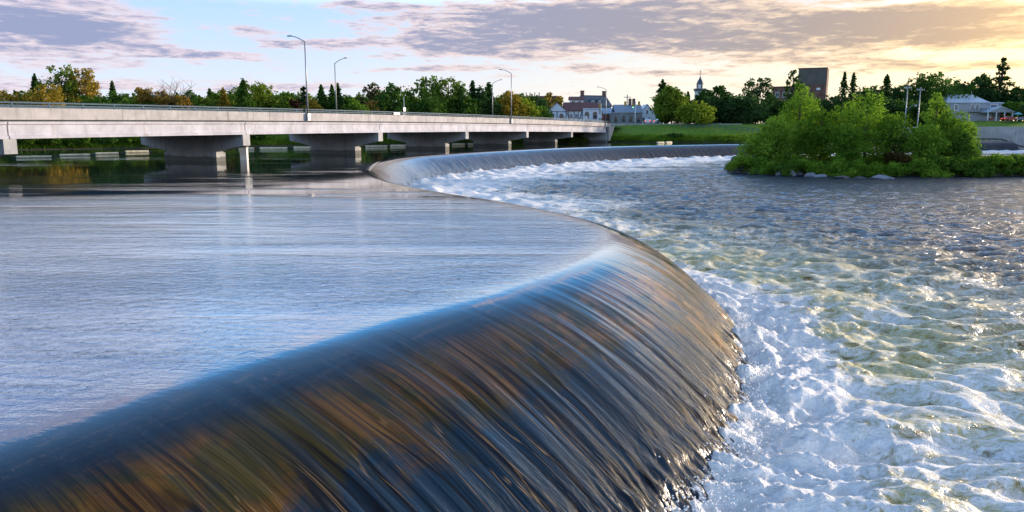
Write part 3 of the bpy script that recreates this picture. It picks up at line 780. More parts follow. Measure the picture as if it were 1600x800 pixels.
def make_tree(kind, name, base, H, Rw, leaf, dens, tint, label, cat, group=None, crown_lo=.18):
    rt = tag(empty(name, base, 0), label, cat, group)
    N = int(dens)
    wood = MB(); lim = []
    if kind == 'spruce': Rw *= 1.9
    if kind in ('round', 'airy', 'tall', 'poplar'):
        nc = {'round': 26, 'airy': 30, 'tall': 24, 'poplar': 26}[kind]
        cl = []; rad = []
        for i in range(nc):
            t = (i+.5)/nc; zc = crown_lo+(.93-crown_lo)*t
            w = {'round': math.sin(math.pi*min(1, .16+.80*t))**.6, 'airy': math.sin(math.pi*min(1, .2+.72*t))**.7, 'tall': math.sin(math.pi*min(1, .22+.74*t))**.8, 'poplar': (1-t)**.65*.95+.12}[kind]
            an = i*2.399+random.uniform(-.5, .5); rr = w*(random.random()**.5 if i > 2 else .5)*.78
            cl.append((rr*Rw*math.cos(an), rr*Rw*math.sin(an), zc*H))
            rad.append(Rw*w*random.uniform(.26, .44)*(.62 if kind == 'airy' else 1.)+.02*H)
        cl = np.array(cl); rad = np.array(rad)
        # small sprays that break the outline
        ns = nc*(2 if kind != 'airy' else 3)
        j = RNG.integers(0, nc, ns); dv = RNG.normal(size=(ns, 3)); dv[:, 2] = np.abs(dv[:, 2])*.9+.1; dv /= np.linalg.norm(dv, axis=1)[:, None]
        c2 = cl[j]+dv*rad[j][:, None]*1.05; r2 = rad[j]*RNG.uniform(.22, .42, ns)
        call = np.vstack([cl, c2]); rall = np.r_[rad, r2]
        P, d, k = blob_points(call, rall, N)
        ctone = RNG.uniform(.15, .85, len(call)); tone = np.clip(ctone[k]+RNG.normal(0, .16, N)+.18*(P[:, 2]/H-.5), 0, 1)
        me = crown_mesh(P, d*.9+np.array([0, 0, .35]), leaf, tone)
        step = max(1, nc//(14 if kind == 'airy' else 9)); lim = [Vector(c) for c in cl[::step]]
        if kind == 'airy': lim += [Vector(c) for c in c2[::4]]
        th = .82 if kind != 'round' else .7
    elif kind == 'spruce':
        nbr = 150; P = []; per = max(6, N//nbr)
        for i in range(nbr):
            t = 1-(1-(i+random.random())/nbr)**1.0; zc = (.06+.90*t)*H; w = Rw*((1-t)**.9*.95+.05)
            an = i*2.4+random.uniform(-.3, .3); L = w*random.uniform(.55, 1.2)
            u = RNG.random(per)**.7; sx = RNG.normal(0, .09*L+.02*Rw, (per, 3))
            P.append(np.stack([np.cos(an)*u*L, np.sin(an)*u*L, zc-u*u*L*.40+.12*u*L], -1)+sx*np.array([1, 1, .6]))
        P.append(np.stack([RNG.normal(0, .03*Rw, 40), RNG.normal(0, .03*Rw, 40), H*RNG.uniform(.9, 1.0, 40)], -1))
        P = np.vstack(P); tone = np.clip(RNG.uniform(.1, .8, len(P)), 0, 1)
        me = crown_mesh(P, np.tile([0, 0, .8], (len(P), 1)), leaf, tone); th = .97
    elif kind == 'pine':
        P = []; nl = 9
        for i in range(nl):
            t = i/(nl-1); zc = (.30+.66*t)*H; w = Rw*((1-t)**.6*.9+.16)*random.uniform(.75, 1.15)
            nbk = random.choice((4, 5, 5, 6)); zo = random.uniform(-.03, .03)*H
            for b in range(nbk):
                an = b*6.283/nbk+i*1.9+random.uniform(-.4, .4); L = w*random.uniform(.45, 1.2); per = max(5, N//(nl*5)); zb_ = zc+random.uniform(-.05, .05)*H
                u = RNG.random(per)**.6
                pts = np.stack([np.cos(an)*u*L, np.sin(an)*u*L, zb_+.16*u*L], -1)+RNG.normal(0, 1, (per, 3))*np.array([.13*L, .13*L, .07*L+.04*Rw]); P.append(pts)
                lim.append(Vector((math.cos(an)*L*.8, math.sin(an)*L*.8, zc)))
        P = np.vstack(P); tone = RNG.uniform(.1, .8, len(P))
        me = crown_mesh(P, np.tile([0, 0, 1.], (len(P), 1)), leaf, tone); th = .97
    elif kind == 'shrub':
        nc = 16
        an = RNG.uniform(0, 6.283, nc); rr = RNG.random(nc)**.5*.75*Rw
        cl = np.stack([rr*np.cos(an), rr*np.sin(an), H*(RNG.uniform(.15, .68, nc))*(1-.35*(rr/Rw)**2)], -1); rad = RNG.uniform(.22, .36, nc)*min(Rw, H*1.1)
        P, d, k = blob_points(cl, rad, N, .9); P[:, 2] = np.maximum(P[:, 2], .0)
        ctone = RNG.uniform(.15, .85, nc); tone = np.clip(ctone[k]+RNG.normal(0, .15, N), 0, 1)
        me = crown_mesh(P, d*.8+np.array([0, 0, .5]), leaf, tone); th = .35; lim = [Vector(c) for c in cl[:5]]
    elif kind == 'bare':
        for i in range(16):
            an = i*2.4; t = random.uniform(.25, .6); L = random.uniform(.6, 1.05)
            e = Vector((math.cos(an)*Rw*L, math.sin(an)*Rw*L, H*random.uniform(.72, 1.0))); lim.append(e)
        cl = np.stack([RNG.normal(0, .42*Rw, 9), RNG.normal(0, .42*Rw, 9), H*RNG.uniform(.32, .70, 9)], -1); rad = RNG.uniform(.20, .34, 9)*Rw
        P, d, k = blob_points(cl, rad, N, .9); tone = np.clip(RNG.uniform(.2, .9, 9)[k]+RNG.normal(0, .15, N), 0, 1)
        me = crown_mesh(P, d, leaf, tone); th = .6
    o = link_mesh('crown', me, M['leaf'], rt); o.color = (*tint, 1)
    r0 = max(.05, H*(.018 if kind != 'shrub' else .012)); top = H*th
    wood.tube([(0,0,-.4), (.01*H,0,top*.3), (-.008*H,.01*H,top*.65), (0,0,top)], r0*1.15, r0*.28, 7)
    for e in lim:
        st = Vector((0, 0, min(top*.95, max(top*.22, e.z*random.uniform(.45, .8))))); md = (st+e)/2+Vector((0, 0, .06*(e-st).length))
        wood.tube([st, md, e], r0*.42, r0*.10, 5)
        if kind == 'bare':
            for q in range(4):
                f = random.uniform(.35, .8); b = st+(e-st)*f; e2 = b+Vector((random.uniform(-1, 1)*Rw*.35, random.uniform(-1, 1)*Rw*.35, H*random.uniform(.08, .22)))
                wood.tube([b, (b+e2)/2+Vector((0, 0, .02*H)), e2], r0*.2, r0*.07, 4)
    wood.build('trunk', M['palebark'] if kind == 'bare' else M['bark'], rt, True)
    return rt
def tree(kind, u, vtop, wpx, Y, tint, label, name='broadleaf_tree', cat='tree', group=None, dens=2600, vbase=None, lo=.12, lp=2.1):
    b = at(u, 200, Y); zb = float(gz(b.x, b.y)) if vbase is None else at(u, vbase, Y).z
    H = at(u, vtop, Y).z-zb
    leaf = lp*Y/755.*1.0
    if kind in ('round', 'tall', 'airy'): wpx *= 1.25
    dens = dens*max(.35, wpx*(200-vtop+20)/5200.)
    return make_tree(kind, name, (b.x, b.y, zb-.05), H, wpx*Y/F/2, leaf, min(dens*1.5, 9000), tint, label, cat, group, lo)
G1 = (.10, .19, .03); G2 = (.15, .22, .034); G3 = (.062, .135, .03); G4 = (.055, .115, .042); GY = (.29, .22, .04); GO = (.30, .20, .05); GB = (.19, .26, .034); DK = (.046, .098, .034)
LB = 'trees on the left bank behind the bridge'
T = [
 ('round', 8, 138, 60, 128, GY, 'golden rounded tree at the far left edge above the bridge railing', 'broadleaf_tree'),
 ('round', 40, 140, 50, 134, G3, 'dark green tree between the golden tree at the left edge and the tall pair', 'broadleaf_tree'),
 ('spruce', 62, 115, 28, 150, G4, 'dark pointed spruce just left of the tall pale pair of trees', 'spruce_tree'),
 ('round', 76, 132, 70, 130, GY, 'mound shaped tree with gold lit leaves in front of the tall pair', 'broadleaf_tree'),
 ('airy', 103, 97, 66, 150, G2, 'tall thin crowned green tree, left one of the tall pair', 'broadleaf_tree'),
 ('airy', 138, 101, 62, 152, GY, 'tall golden tree with gaps in its crown, right one of the tall pair', 'broadleaf_tree'),
 ('round', 160, 150, 60, 140, G1, 'low green tree at the foot of the golden tall tree', 'broadleaf_tree'),
 ('spruce', 181, 126, 22, 160, G4, 'small lone spruce standing against the sky right of the tall pair', 'spruce_tree'),
 ('round', 205, 152, 56, 145, G2, 'low yellow green tree right of the lone spruce', 'broadleaf_tree'),
 ('bare', 268, 122, 86, 145, GO, 'half bare tree with spreading leafless branches above golden leaves', 'half_bare_tree'),
 ('round', 238, 152, 40, 150, G3, 'low dark tree left of the half bare tree', 'broadleaf_tree'),
 ('airy', 299, 138, 26, 155, G3, 'slim loose tree right of the half bare tree', 'broadleaf_tree'),
 ('round', 318, 148, 44, 150, G2, 'low bright green tree right of the slim loose tree', 'broadleaf_tree'),
 ('spruce', 331, 138, 22, 165, G4, 'small spruce top between low trees, left of the yellow spruce', 'spruce_tree'),
 ('spruce', 352, 137, 30, 150, GY, 'yellowish conifer with one straight top in the middle of the left bank', 'spruce_tree'),
 ('spruce', 384, 122, 34, 150, G3, 'tall spruce in front of the broad golden green tree', 'spruce_tree'),
 ('round', 400, 128, 80, 158, G2, 'broad golden green tree behind the tall spruce', 'broadleaf_tree'),
 ('round', 436, 148, 46, 160, G1, 'low green tree right of the broad golden green tree', 'broadleaf_tree'),
 ('round', 462, 151, 36, 168, (.09, .04, .03), 'low reddish tree left of the tallest lamp', 'broadleaf_tree'),
 ('pine', 477, 133, 22, 165, G4, 'small pine right behind the pole of the tallest lamp', 'pine_tree'),
 ('round', 490, 152, 34, 160, GY, 'low yellowish tree at the foot of the tallest lamp', 'broadleaf_tree'),
 ('spruce', 504, 132, 26, 165, G3, 'spruce between the tallest lamp and the twin spruces', 'spruce_tree'),
 ('spruce', 521, 131, 22, 165, G3, 'left one of the twin spruces beside the second lamp', 'spruce_tree'),
 ('spruce', 530, 130, 22, 168, G4, 'right one of the twin spruces beside the second lamp', 'spruce_tree'),
 ('round', 556, 151, 44, 160, G1, 'low tree right of the second lamp', 'broadleaf_tree'),
 ('airy', 584, 125, 42, 172, (.11, .10, .045), 'pale thin tree with see-through crown right of the second lamp', 'broadleaf_tree'),
 ('round', 585, 153, 34, 166, GO, 'low orange tinted tree under the pale thin tree', 'broadleaf_tree'),
 ('tall', 614, 125, 54, 168, G3, 'dense dark green tree left of the white sign post', 'broadleaf_tree'),
 ('airy', 668, 115, 70, 178, G1, 'big round tree with holes in its crown right of the white sign post', 'broadleaf_tree'),
 ('airy', 702, 117, 66, 180, G2, 'big loose tree joined to the right of the round holed tree', 'broadleaf_tree'),
 ('round', 668, 150, 66, 172, G3, 'dark lower tree under the big holed tree', 'broadleaf_tree'),
 ('tall', 722, 128, 46, 178, G3, 'dark tree right of the big loose tree', 'broadleaf_tree'),
 ('spruce', 739, 126, 26, 182, G4, 'dark spruce left of the tall dark conifer group', 'spruce_tree'),
 ('tall', 752, 130, 40, 182, DK, 'very dark bushy conifer left of the short far lamp', 'conifer_tree'),
 ('spruce', 764, 128, 36, 184, G4, 'broad dark spruce just left of the short far lamp', 'spruce_tree'),
 ('round', 795, 138, 44, 186, GY, 'golden leaved tree behind the banner lamp', 'broadleaf_tree'),
 ('round', 818, 150, 46, 190, GB, 'yellow green round tree right of the banner lamp', 'broadleaf_tree'),
 ('round', 843, 165, 36, 196, G1, 'low hedge like tree left of the half timbered house', 'broadleaf_tree'),
 ('airy', 857, 141, 24, 240, GY, 'small loose tree behind the long brick building', 'broadleaf_tree'),
 ('airy', 873, 146, 18, 235, GY, 'thin little tree between the brick building and the gabled house', 'broadleaf_tree'),
]
for (k, u, vt, w, Y, tint, lab, nm) in T: tree(k, u, vt, w, Y, tint, lab, nm, 'tree', LB, dens=3000 if k != 'airy' else 1500)
# bushes along the left waterline under the bridge
LBUSH = ['left of the first gap', 'in the first gap, beside the pier on the left', 'left of centre in the first gap', 'in the middle of the wide first gap', 'right of centre in the wide first gap', 'close to the second pier', 'right behind the second pier',
         'left of the bright grass patch', 'right of the bright grass patch', 'close left of the third pier', 'behind the third pier', 'in the gap right of the third pier', 'behind the fourth pier', 'in the gap right of the fourth pier', 'behind the fifth pier', 'in the gap right of the fifth pier', 'in the last gap by the abutment']
for (u, w), lab in zip([(-15, 70), (45, 70), (85, 60), (125, 66), (165, 60), (205, 64), (255, 90), (405, 30), (478, 46), (510, 50), (550, 60), (625, 66), (680, 60), (722, 44), (780, 50), (842, 40), (905, 46)], LBUSH):
    x = (u-800)/F; Y = 118.
    for _ in range(20): Y = float(np.interp(x*Y, BX, BY))+2.2
    tree('shrub', u, random.uniform(198, 206), w, Y, random.choice((G1, G3, G1)), 'bank bush under the bridge '+lab, 'bank_bush', 'bush', 'bushes on the left bank under the bridge', dens=6500, lp=1.5)
RB = 'trees on the town bank at the right'
T2 = [
 ('pine', 1034, 125, 34, 222, DK, 'dark pine with a pointed top left of the bright lawn tree', 'pine_tree', 2400),
 ('round', 1049, 134, 54, 212, G2, 'bright green round tree standing on the lawn near the white house', 'broadleaf_tree', 4200),
 ('round', 1040, 150, 34, 216, G1, 'small green tree at the left foot of the bright lawn tree', 'broadleaf_tree', 2400),
 ('spruce', 1073, 143, 16, 250, DK, 'slim dark spruce left of the white church tower', 'spruce_tree', 1500),
 ('round', 1088, 164, 56, 204, GB, 'low bright green tree on the lawn below the church tower', 'broadleaf_tree', 4200),
 ('airy', 1118, 131, 52, 230, G3, 'dark green tree with loose top just right of the church tower', 'broadleaf_tree', 2600),
 ('round', 1108, 150, 44, 222, G4, 'dark tree right below the church tower', 'broadleaf_tree', 3400),
 ('airy', 1101, 138, 34, 226, G3, 'dark green tree whose leaves cover the lower church tower', 'broadleaf_tree', 3600),
 ('round', 1136, 150, 50, 218, DK, 'dark dense tree second right of the church tower', 'broadleaf_tree', 3600),
 ('round', 1166, 152, 56, 216, G4, 'dark dense tree left of the airy branched one', 'broadleaf_tree', 3600),
 ('airy', 1180, 118, 58, 235, DK, 'tall airy tree with see-through branches against the bright sky', 'broadleaf_tree', 1300),
 ('round', 1204, 152, 50, 222, DK, 'dark tree in front of the low brick wing', 'broadleaf_tree', 3000),
 ('airy', 1236, 104, 26, 240, DK, 'thin topped tree left of the tall dark building', 'broadleaf_tree', 1200),
 ('spruce', 1314, 112, 20, 215, DK, 'left spruce of the pair beside the tall dark building', 'spruce_tree', 1700),
 ('spruce', 1328, 112, 22, 218, DK, 'right spruce of the pair beside the tall dark building', 'spruce_tree', 1700),
 ('round', 1300, 150, 46, 225, G4, 'low dark tree at the foot of the tall dark building', 'broadleaf_tree', 2600),
 ('round', 1356, 135, 56, 230, G4, 'dark tree right of the spruce pair', 'broadleaf_tree', 3000),
 ('spruce', 1380, 116, 30, 235, DK, 'dark conifer top rising between the spruce pair and the utility poles', 'spruce_tree', 1700),
 ('round', 1395, 136, 50, 240, DK, 'dark tree left of the utility poles', 'broadleaf_tree', 3000),
 ('round', 1446, 117, 92, 250, G3, 'broad dark crowned tree behind the utility poles and blue roof', 'broadleaf_tree', 4600),
 ('round', 1495, 126, 60, 255, G4, 'dark tree right behind the blue roof', 'broadleaf_tree', 3200),
 ('airy', 1527, 115, 56, 255, DK, 'loose dark tree left of the tall layered pine', 'broadleaf_tree', 2600),
 ('round', 1545, 140, 50, 250, G4, 'dark tree below the tall layered pine', 'broadleaf_tree', 3000),
 ('pine', 1557, 92, 36, 250, DK, 'tallest pine with flat layered branches above the house at right', 'pine_tree', 1700),
 ('round', 1590, 135, 52, 245, DK, 'dark round tree at the right edge of the picture', 'broadleaf_tree', 3400),
 ('round', 1575, 158, 36, 240, G1, 'small green tree right of the porch', 'broadleaf_tree', 2200),
 ('round', 1608, 160, 40, 232, G4, 'small dark tree at the right edge behind the parasol', 'broadleaf_tree', 2200),
]
for (k, u, vt, w, Y, tint, lab, nm, dn) in T2: tree(k, u, vt, w, Y, tint, lab, nm, 'tree', RB, dens=dn)
# low growth on the town waterline
for u, vt, w, lab, tn in [(965, 213, 30, 'low bush left of the culvert on the waterline', G1), (985, 214, 26, 'low bush touching the left of the culvert', GB), (1030, 213, 26, 'low bush just right of the culvert', G1), (1056, 207, 34, 'round dark green bush on the waterline below the lawn', G3),
                      (1085, 212, 34, 'low bush right of the round dark bush', GB), (1112, 212, 34, 'low bush in front of the bank fence', GB), (1138, 211, 34, 'low bush left of the island tip across the pool', G1), (948, 212, 22, 'low bush below the bridge wing wall', G3)]:
    x = (u-800)/F; Y = 190.
    for _ in range(20): Y = float(np.interp(x*Y, BX, BY))+1.8
    tree('shrub', u, vt, w, Y, tn, lab, 'bank_bush', 'bush', 'bushes on the town waterline', dens=5200, lp=1.3)

# ------------------------------------------------------------------ island
def island_z(x, y):
    x = np.asarray(x, float); y = np.asarray(y, float)
    # long low hump from the tip on the left to beyond the right of the view
    f = np.interp(x, [30, 33, 40, 55, 75, 110, 125], [111, 101.5, 98.5, 96.8, 98.0, 104, 118]); bk = np.interp(x, [30, 36, 50, 80, 115, 125], [112, 120, 130, 138, 140, 120])
    d = np.minimum(np.minimum(y-f, bk-y), np.minimum((x-30)*1.0, 126-x))
    return LOWZ-1.2+2.6*sstep(-1.2, 4.5, d)+.35*fbm(x*.35, y*.35, 3, 60)*sstep(-.5, 2, d)
def island():
    xs = np.arange(26, 130, .9); ys = np.arange(90, 144, .7); X, Y = np.meshgrid(xs, ys)
    V = np.stack([X, Y, island_z(X, Y)], -1).reshape(-1, 3); n, m = X.shape; i = np.arange(n*m).reshape(n, m)
    Fq = np.stack([i[:-1, :-1], i[:-1, 1:], i[1:, 1:], i[1:, :-1]], -1).reshape(-1, 4)
    tag(link_mesh('island_ground', np_mesh('island_ground', V, Fq, True), M['isle']), kind='structure')
island()
def itree(kind, u, vtop, wpx, Y, tint, label, name='broadleaf_tree', dens=7000, cat='tree', group='trees on the island', lo=.06, lp=1.7):
    b = at(u, 240, Y); zb = float(island_z(b.x, b.y)); zb = max(zb, LOWZ-.3); H = at(u, vtop, Y).z-zb
    return make_tree(kind, name, (b.x, b.y, zb-.1), H, wpx*Y/F/2, lp*Y/755., dens, tint, label, cat, group, lo)
I1 = (.13, .25, .032); I2 = (.17, .30, .038); I3 = (.10, .195, .032); I4 = (.20, .33, .045)
itree('poplar', 1246, 122, 124, 112, I2, 'tallest island tree with a pointed bright green crown', dens=12000)
itree('tall', 1212, 175, 74, 108, I4, 'leaning light green tree on the left slope of the tallest island tree', dens=6000)
itree('round', 1185, 205, 66, 109, I4, 'feathery light green small tree near the island tip', dens=4500)
itree('tall', 1282, 165, 66, 110, I1, 'green tree tucked right below the tallest island tree', dens=6500)
itree('tall', 1350, 136, 112, 108, I2, 'broad rounded green tree in the middle of the island', dens=11500)
itree('round', 1322, 190, 74, 104, I1, 'lower green tree in front left of the broad rounded tree', dens=6500)
itree('round', 1396, 178, 66, 108, I3, 'dark low tree in the dip below the utility poles', dens=5500)
itree('poplar', 1458, 137, 74, 108, I4, 'light green pointed tree hiding the left of the grey house', dens=7500)
itree('round', 1440, 190, 70, 104, I2, 'rounded green tree at the foot of the pointed light one', dens=6500)
itree('tall', 1492, 168, 74, 107, I2, 'rounded green tree in front of the grey house porch steps', dens=7500)
itree('round', 1506, 205, 56, 103, I3, 'lowest green tree at the right end of the tree group', dens=4500)
ISH = [(1160, 236, 50, 107, I4, 'pale feathery shrub above the rocks at the island tip'), (1192, 238, 56, 103, I1, 'shrub behind the first boulders of the island'), (1225, 240, 56, 101, I3, 'dark shrub under the tallest island tree'),
       (1258, 242, 60, 101, I1, 'shrub above the pale boulders'), (1290, 244, 60, 100, I2, 'shrub just right of the pale boulders'), (1325, 240, 64, 99.5, I1, 'shrub in front of the broad rounded tree'), (1362, 246, 66, 99, I2, 'bright low shrub above the flat rock'),
       (1398, 232, 60, 100.5, (.07, .055, .02), 'brownish shrub in the middle of the island front'), (1402, 248, 70, 98.8, I1, 'low green shrub right of the flat rock'), (1440, 244, 66, 99, I2, 'low shrub below the rounded tree at the pointed one'), (1478, 238, 66, 99.5, I3, 'dark shrub right of centre on the island front'),
       (1512, 240, 70, 99, I3, 'dark shrub below the rightmost island tree'), (1548, 238, 70, 100.5, I1, 'shrub left of the last one at the right edge'), (1585, 240, 76, 101.5, I3, 'dark spreading shrub at the right edge of the island'), (1625, 242, 70, 103, I3, 'shrub cut off by the right edge of the picture'),
       (1460, 254, 64, 98, I2, 'lowest grassy shrub touching the water in mid island'), (1530, 255, 70, 98.4, I3, 'low overhanging shrub touching the water at right'), (1590, 256, 70, 99.6, I3, 'low overhanging shrub at the far right waterline'), (1320, 257, 60, 98.4, I2, 'low grassy shrub between boulders and flat rock')]
for (u, vt, w, Y, tn, lab) in ISH: itree('shrub', u, vt, w, Y, tn, lab, 'island_shrub', 4600, 'shrub', 'shrubs along the island shore', lp=1.5)
def grass_tufts():
    N = 60000
    x = RNG.uniform(31, 118, N); y = RNG.uniform(94, 118, N); z = island_z(x, y); k = (z > LOWZ+.12); x, y, z = x[k], y[k], z[k]; n = len(x)
    an = RNG.uniform(0, 6.283, n); w = RNG.uniform(.06, .15, n); h = RNG.uniform(.25, .75, n); lx = RNG.normal(0, .22, n); ly = RNG.normal(-.1, .2, n)
    V = np.stack([np.stack([x-np.cos(an)*w, y-np.sin(an)*w, z-.05], -1), np.stack([x+np.cos(an)*w, y+np.sin(an)*w, z-.05], -1), np.stack([x+lx, y+ly, z+h], -1)], 1).reshape(-1, 3)
    me = np_mesh('island_grass', V, np.arange(3*n).reshape(-1, 3)); set_attr(me, 'tone', np.repeat(RNG.random(n), 3))
    o = tag(link_mesh('island_grass', me, M['leaf']), 'tall rough grass growing between the island shrubs', 'grass', kind='stuff'); o.color = (.075, .12, .018, 1)
grass_tufts()
def rock(x, y, z, sx, sy, sz, label, group, seed):
    import bmesh
    bm = bmesh.new(); bmesh.ops.create_icosphere(bm, subdivisions=3, radius=1)
    r = random.Random(seed); pl = [(Vector((r.uniform(-1, 1), r.uniform(-1, 1), r.uniform(-.6, 1))).normalized(), r.uniform(.55, .8)) for _ in range(9)]
    for v in bm.verts:
        p = v.co.copy()
        for n_, d_ in pl:
            e = p.dot(n_)-d_
            if e > 0: p -= n_*e*.92
        p *= 1+.05*math.sin(7*p.x+seed)*math.cos(6*p.y+seed*2)
        v.co = Vector((p.x*sx, p.y*sy, p.z*sz))
    me = bpy.data.meshes.new('boulder'); bm.to_mesh(me); bm.free()
    o = link_mesh('boulder', me, M['palerock' if 'pale' in label and 'left of' not in label else 'rock']); o.location = (x, y, z); o.rotation_euler = (0, 0, r.uniform(-.5, .5))
    tag(o, label, 'boulder', group)
for i, (u, v, w, h, lab) in enumerate([(1146, 258, 20, 18, 'dark boulder at the very tip of the island'), (1160, 263, 26, 13, 'dark low boulder next to the island tip'), (1150, 247, 14, 12, 'small dark boulder above the island tip'), (1180, 267, 24, 10, 'dark flat boulder third from the island tip'),
                                       (1202, 268, 20, 9, 'low dark boulder left of the pale ones'), (1218, 266, 15, 16, 'first pale grey boulder on the island shore, upright'), (1234, 267, 17, 15, 'second pale grey boulder, middle one of the pale row'), (1249, 268, 16, 11, 'third pale boulder, right of the middle one'),
                                       (1264, 271, 18, 9, 'low grey boulder where the pale row ends'), (1280, 273, 20, 7, 'flat grey boulder right of the pale row'), (1315, 276, 24, 5, 'thin flat rock at the waterline right of the boulders'), (1377, 275, 34, 8, 'broad flat pale rock at the waterline in mid island'), (1345, 277, 16, 4, 'small rock left of the broad flat pale rock')]):
    p = on_z(u, v+h*.5, LOWZ); s = p.y/F
    rock(p.x, p.y, LOWZ+h*s*.12, w*s*.6, w*s*.5, h*s*.72, lab, 'boulders on the island shore', i+3)
for i, (u, w) in enumerate([(968, 6), (1031, 5), (1085, 6), (1098, 7), (1109, 6), (1120, 5), (1135, 5), (1146, 7)]):
    x = (u-800)/F; Y = 188.
    for _ in range(20): Y = float(np.interp(x*Y, BX, BY))-.2
    s = Y/F; rock(x*Y, Y, .12, w*s*.6, w*s*.5, 3.6*s, ['small rock left of the culvert', 'small rock right of the culvert', 'small rock below the bank fence, left end', 'largest small rock below the bank fence', 'small rock below the bank fence, third from left', 'small rock below the bank fence, fourth from left', 'small rock below the bank fence, fifth from left', 'small rock nearest the island tip on the far bank'][i], 'small rocks on the town waterline', 40+i)

# ------------------------------------------------------------------ the town
def base_at(u, Y, z=None):
    p = at(u, 200, Y); return Vector((p.x, Y, float(gz(p.x, Y)) if z is None else z))
def window(parent, x, z, w, h, y, frame='white', arch=False, ft=.12):
    def outline(w, h, x, z):
        if not arch: return [(x-w/2, z), (x+w/2, z), (x+w/2, z+h), (x-w/2, z+h)]
        return [(x-w/2, z), (x+w/2, z)]+[(x+w/2*math.cos(a), z+h-w/2+w/2*math.sin(a)) for a in [math.pi*i/10 for i in range(11)]]
    fr = MB(); o = outline(w, h, x, z); i_ = outline(w-2*ft, h-2*ft, x, z+ft); n = len(o)
    for k in range(n):
        a, b, c, d = o[k], o[(k+1)%n], i_[(k+1)%n], i_[k]
        fr.add([(a[0], y-.07, a[1]), (b[0], y-.07, b[1]), (c[0], y-.07, c[1]), (d[0], y-.07, d[1]), (a[0], y+.02, a[1]), (b[0], y+.02, b[1]), (c[0], y+.02, c[1]), (d[0], y+.02, d[1])],
               [(0,1,2,3), (7,6,5,4), (0,4,5,1), (2,6,7,3)])
    if not arch:
        fr.box(x-.03, x+.03, y-.05, y-.01, z+ft, z+h-ft)
    f = fr.build('window', M[frame], parent)
    pn_ = MB(); pn_.prism(i_, 'y', y-.03, y+.01); pn_.build('pane', M['glass'], f)
    return f
def gable(mb, x0, x1, y0, y1, z0, zr, over=.35, th=.18, along='x'):
    # two roof slabs, ridge along x or y
    if along == 'x':
        ym = (y0+y1)/2; s = (zr-z0)/(ym-y0)
        for a, b in ((y0-over, ym), (y1+over, ym)):
            za = z0-over*s
            mb.add([(x0-over,a,za),(x1+over,a,za),(x1+over,b,zr),(x0-over,b,zr),(x0-over,a,za+th),(x1+over,a,za+th),(x1+over,b,zr+th),(x0-over,b,zr+th)],
                   [(3,2,1,0),(4,5,6,7),(0,1,5,4),(1,2,6,5),(2,3,7,6),(3,0,4,7)])
    else:
        xm = (x0+x1)/2; s = (zr-z0)/(xm-x0)
        for a, b in ((x0-over, xm), (x1+over, xm)):
            za = z0-over*s
            mb.add([(a,y0-over,za),(a,y1+over,za),(b,y1+over,zr),(b,y0-over,zr),(a,y0-over,za+th),(a,y1+over,za+th),(b,y1+over,zr+th),(b,y0-over,zr+th)],
                   [(3,2,1,0),(4,5,6,7),(0,1,5,4),(1,2,6,5),(2,3,7,6),(3,0,4,7)])
    return mb

# half-timbered house
rt = tag(empty('timbered_house', base_at(895, 218)), 'white half timbered house with red brown roof at the town end of the bridge', 'house')
w = MB(); w.box(-1.9, 2.8, 0, 8, -1, 4.2); w.prism([(-7.2,-1),(-1.9,-1),(-1.9,4.0),(-4.55,6.25),(-7.2,4.0)], 'y', -.6, 8.02); w.box(2.8, 7.4, -.5, 8, -1, 4.75)
w.build('wall', M['stucco'], rt)
rf = gable(MB(), -2.2, 7.2, -.1, 8.1, 4.2, 6.4).build('roof', M['redroof'], rt)
gable(MB(), -7.2, -1.9, -.6, 7.9, 4.05, 6.30, along='y', over=.25).build('roof', M['redroof'], rt)
tb = MB()
for x in (-7.1, -4.55, -2.0): tb.box(x-.09, x+.09, -.66, -.58, .9, 4.0)
tb.box(-7.2, -1.9, -.66, -.59, 1.35, 1.5).box(-7.2, -1.9, -.665, -.595, 3.75, 3.9)
for x in (-1.2, .3, 1.5, 2.6): tb.box(x-.08, x+.08, -.06, .02, 1.3, 4.15)
tb.prism([(-1.9, 3.6), (-1.7, 3.6), (-.6, 1.4), (-.8, 1.4)], 'y', -.07, .02).prism([(1.6, 1.4), (1.8, 1.4), (2.7, 3.9), (2.5, 3.9)], 'y', -.075, .02)
tb.box(2.8, 7.4, -.56, -.48, 1.2, 1.35).box(2.8, 7.4, -.56, -.48, 4.35, 4.45)
tb.build('timber_frame', M['timber'], rt)
for x in (-6.0, -3.3): window(rt, x, 1.7, 1.5, 1.75, -.62, arch=True)
for x in (-.5, .95): window(rt, x, 1.9, .9, 1.4, -.02)
for x in (3.9, 6.2): window(rt, x, 1.7, 1.5, 2.3, -.52, arch=True)
for x in (-1.1, .4, 1.8, 3.4, 4.7, 6.4): window(rt, x, -.1, .8, 1.05, -.53 if x > 2.8 else -.02)
at_ = MB(); at_.box(-.5, 3.3, 4.5, 7.5, 5.0, 7.4).build('dormer', M['stucco'], rt)
gable(MB(), -.5, 3.3, 4.5, 7.5, 7.4, 8.1).build('roof', M['redroof'], rt)
for x in (.4, 2.2): window(rt, x, 6.25, 1.0, .95, 4.48)
rt2 = tag(empty('sign_board', base_at(914.5, 217)+Vector((0, .3, 0))), 'plain white sign board hung on the front of the timbered house', 'sign')
MB().box(-.65, .65, .08, .14, 1.2, 2.5).build('panel', M['white'], rt2); MB().box(-.7, .7, .06, .09, 2.5, 2.58).build('top_rail', M['timber'], rt2)

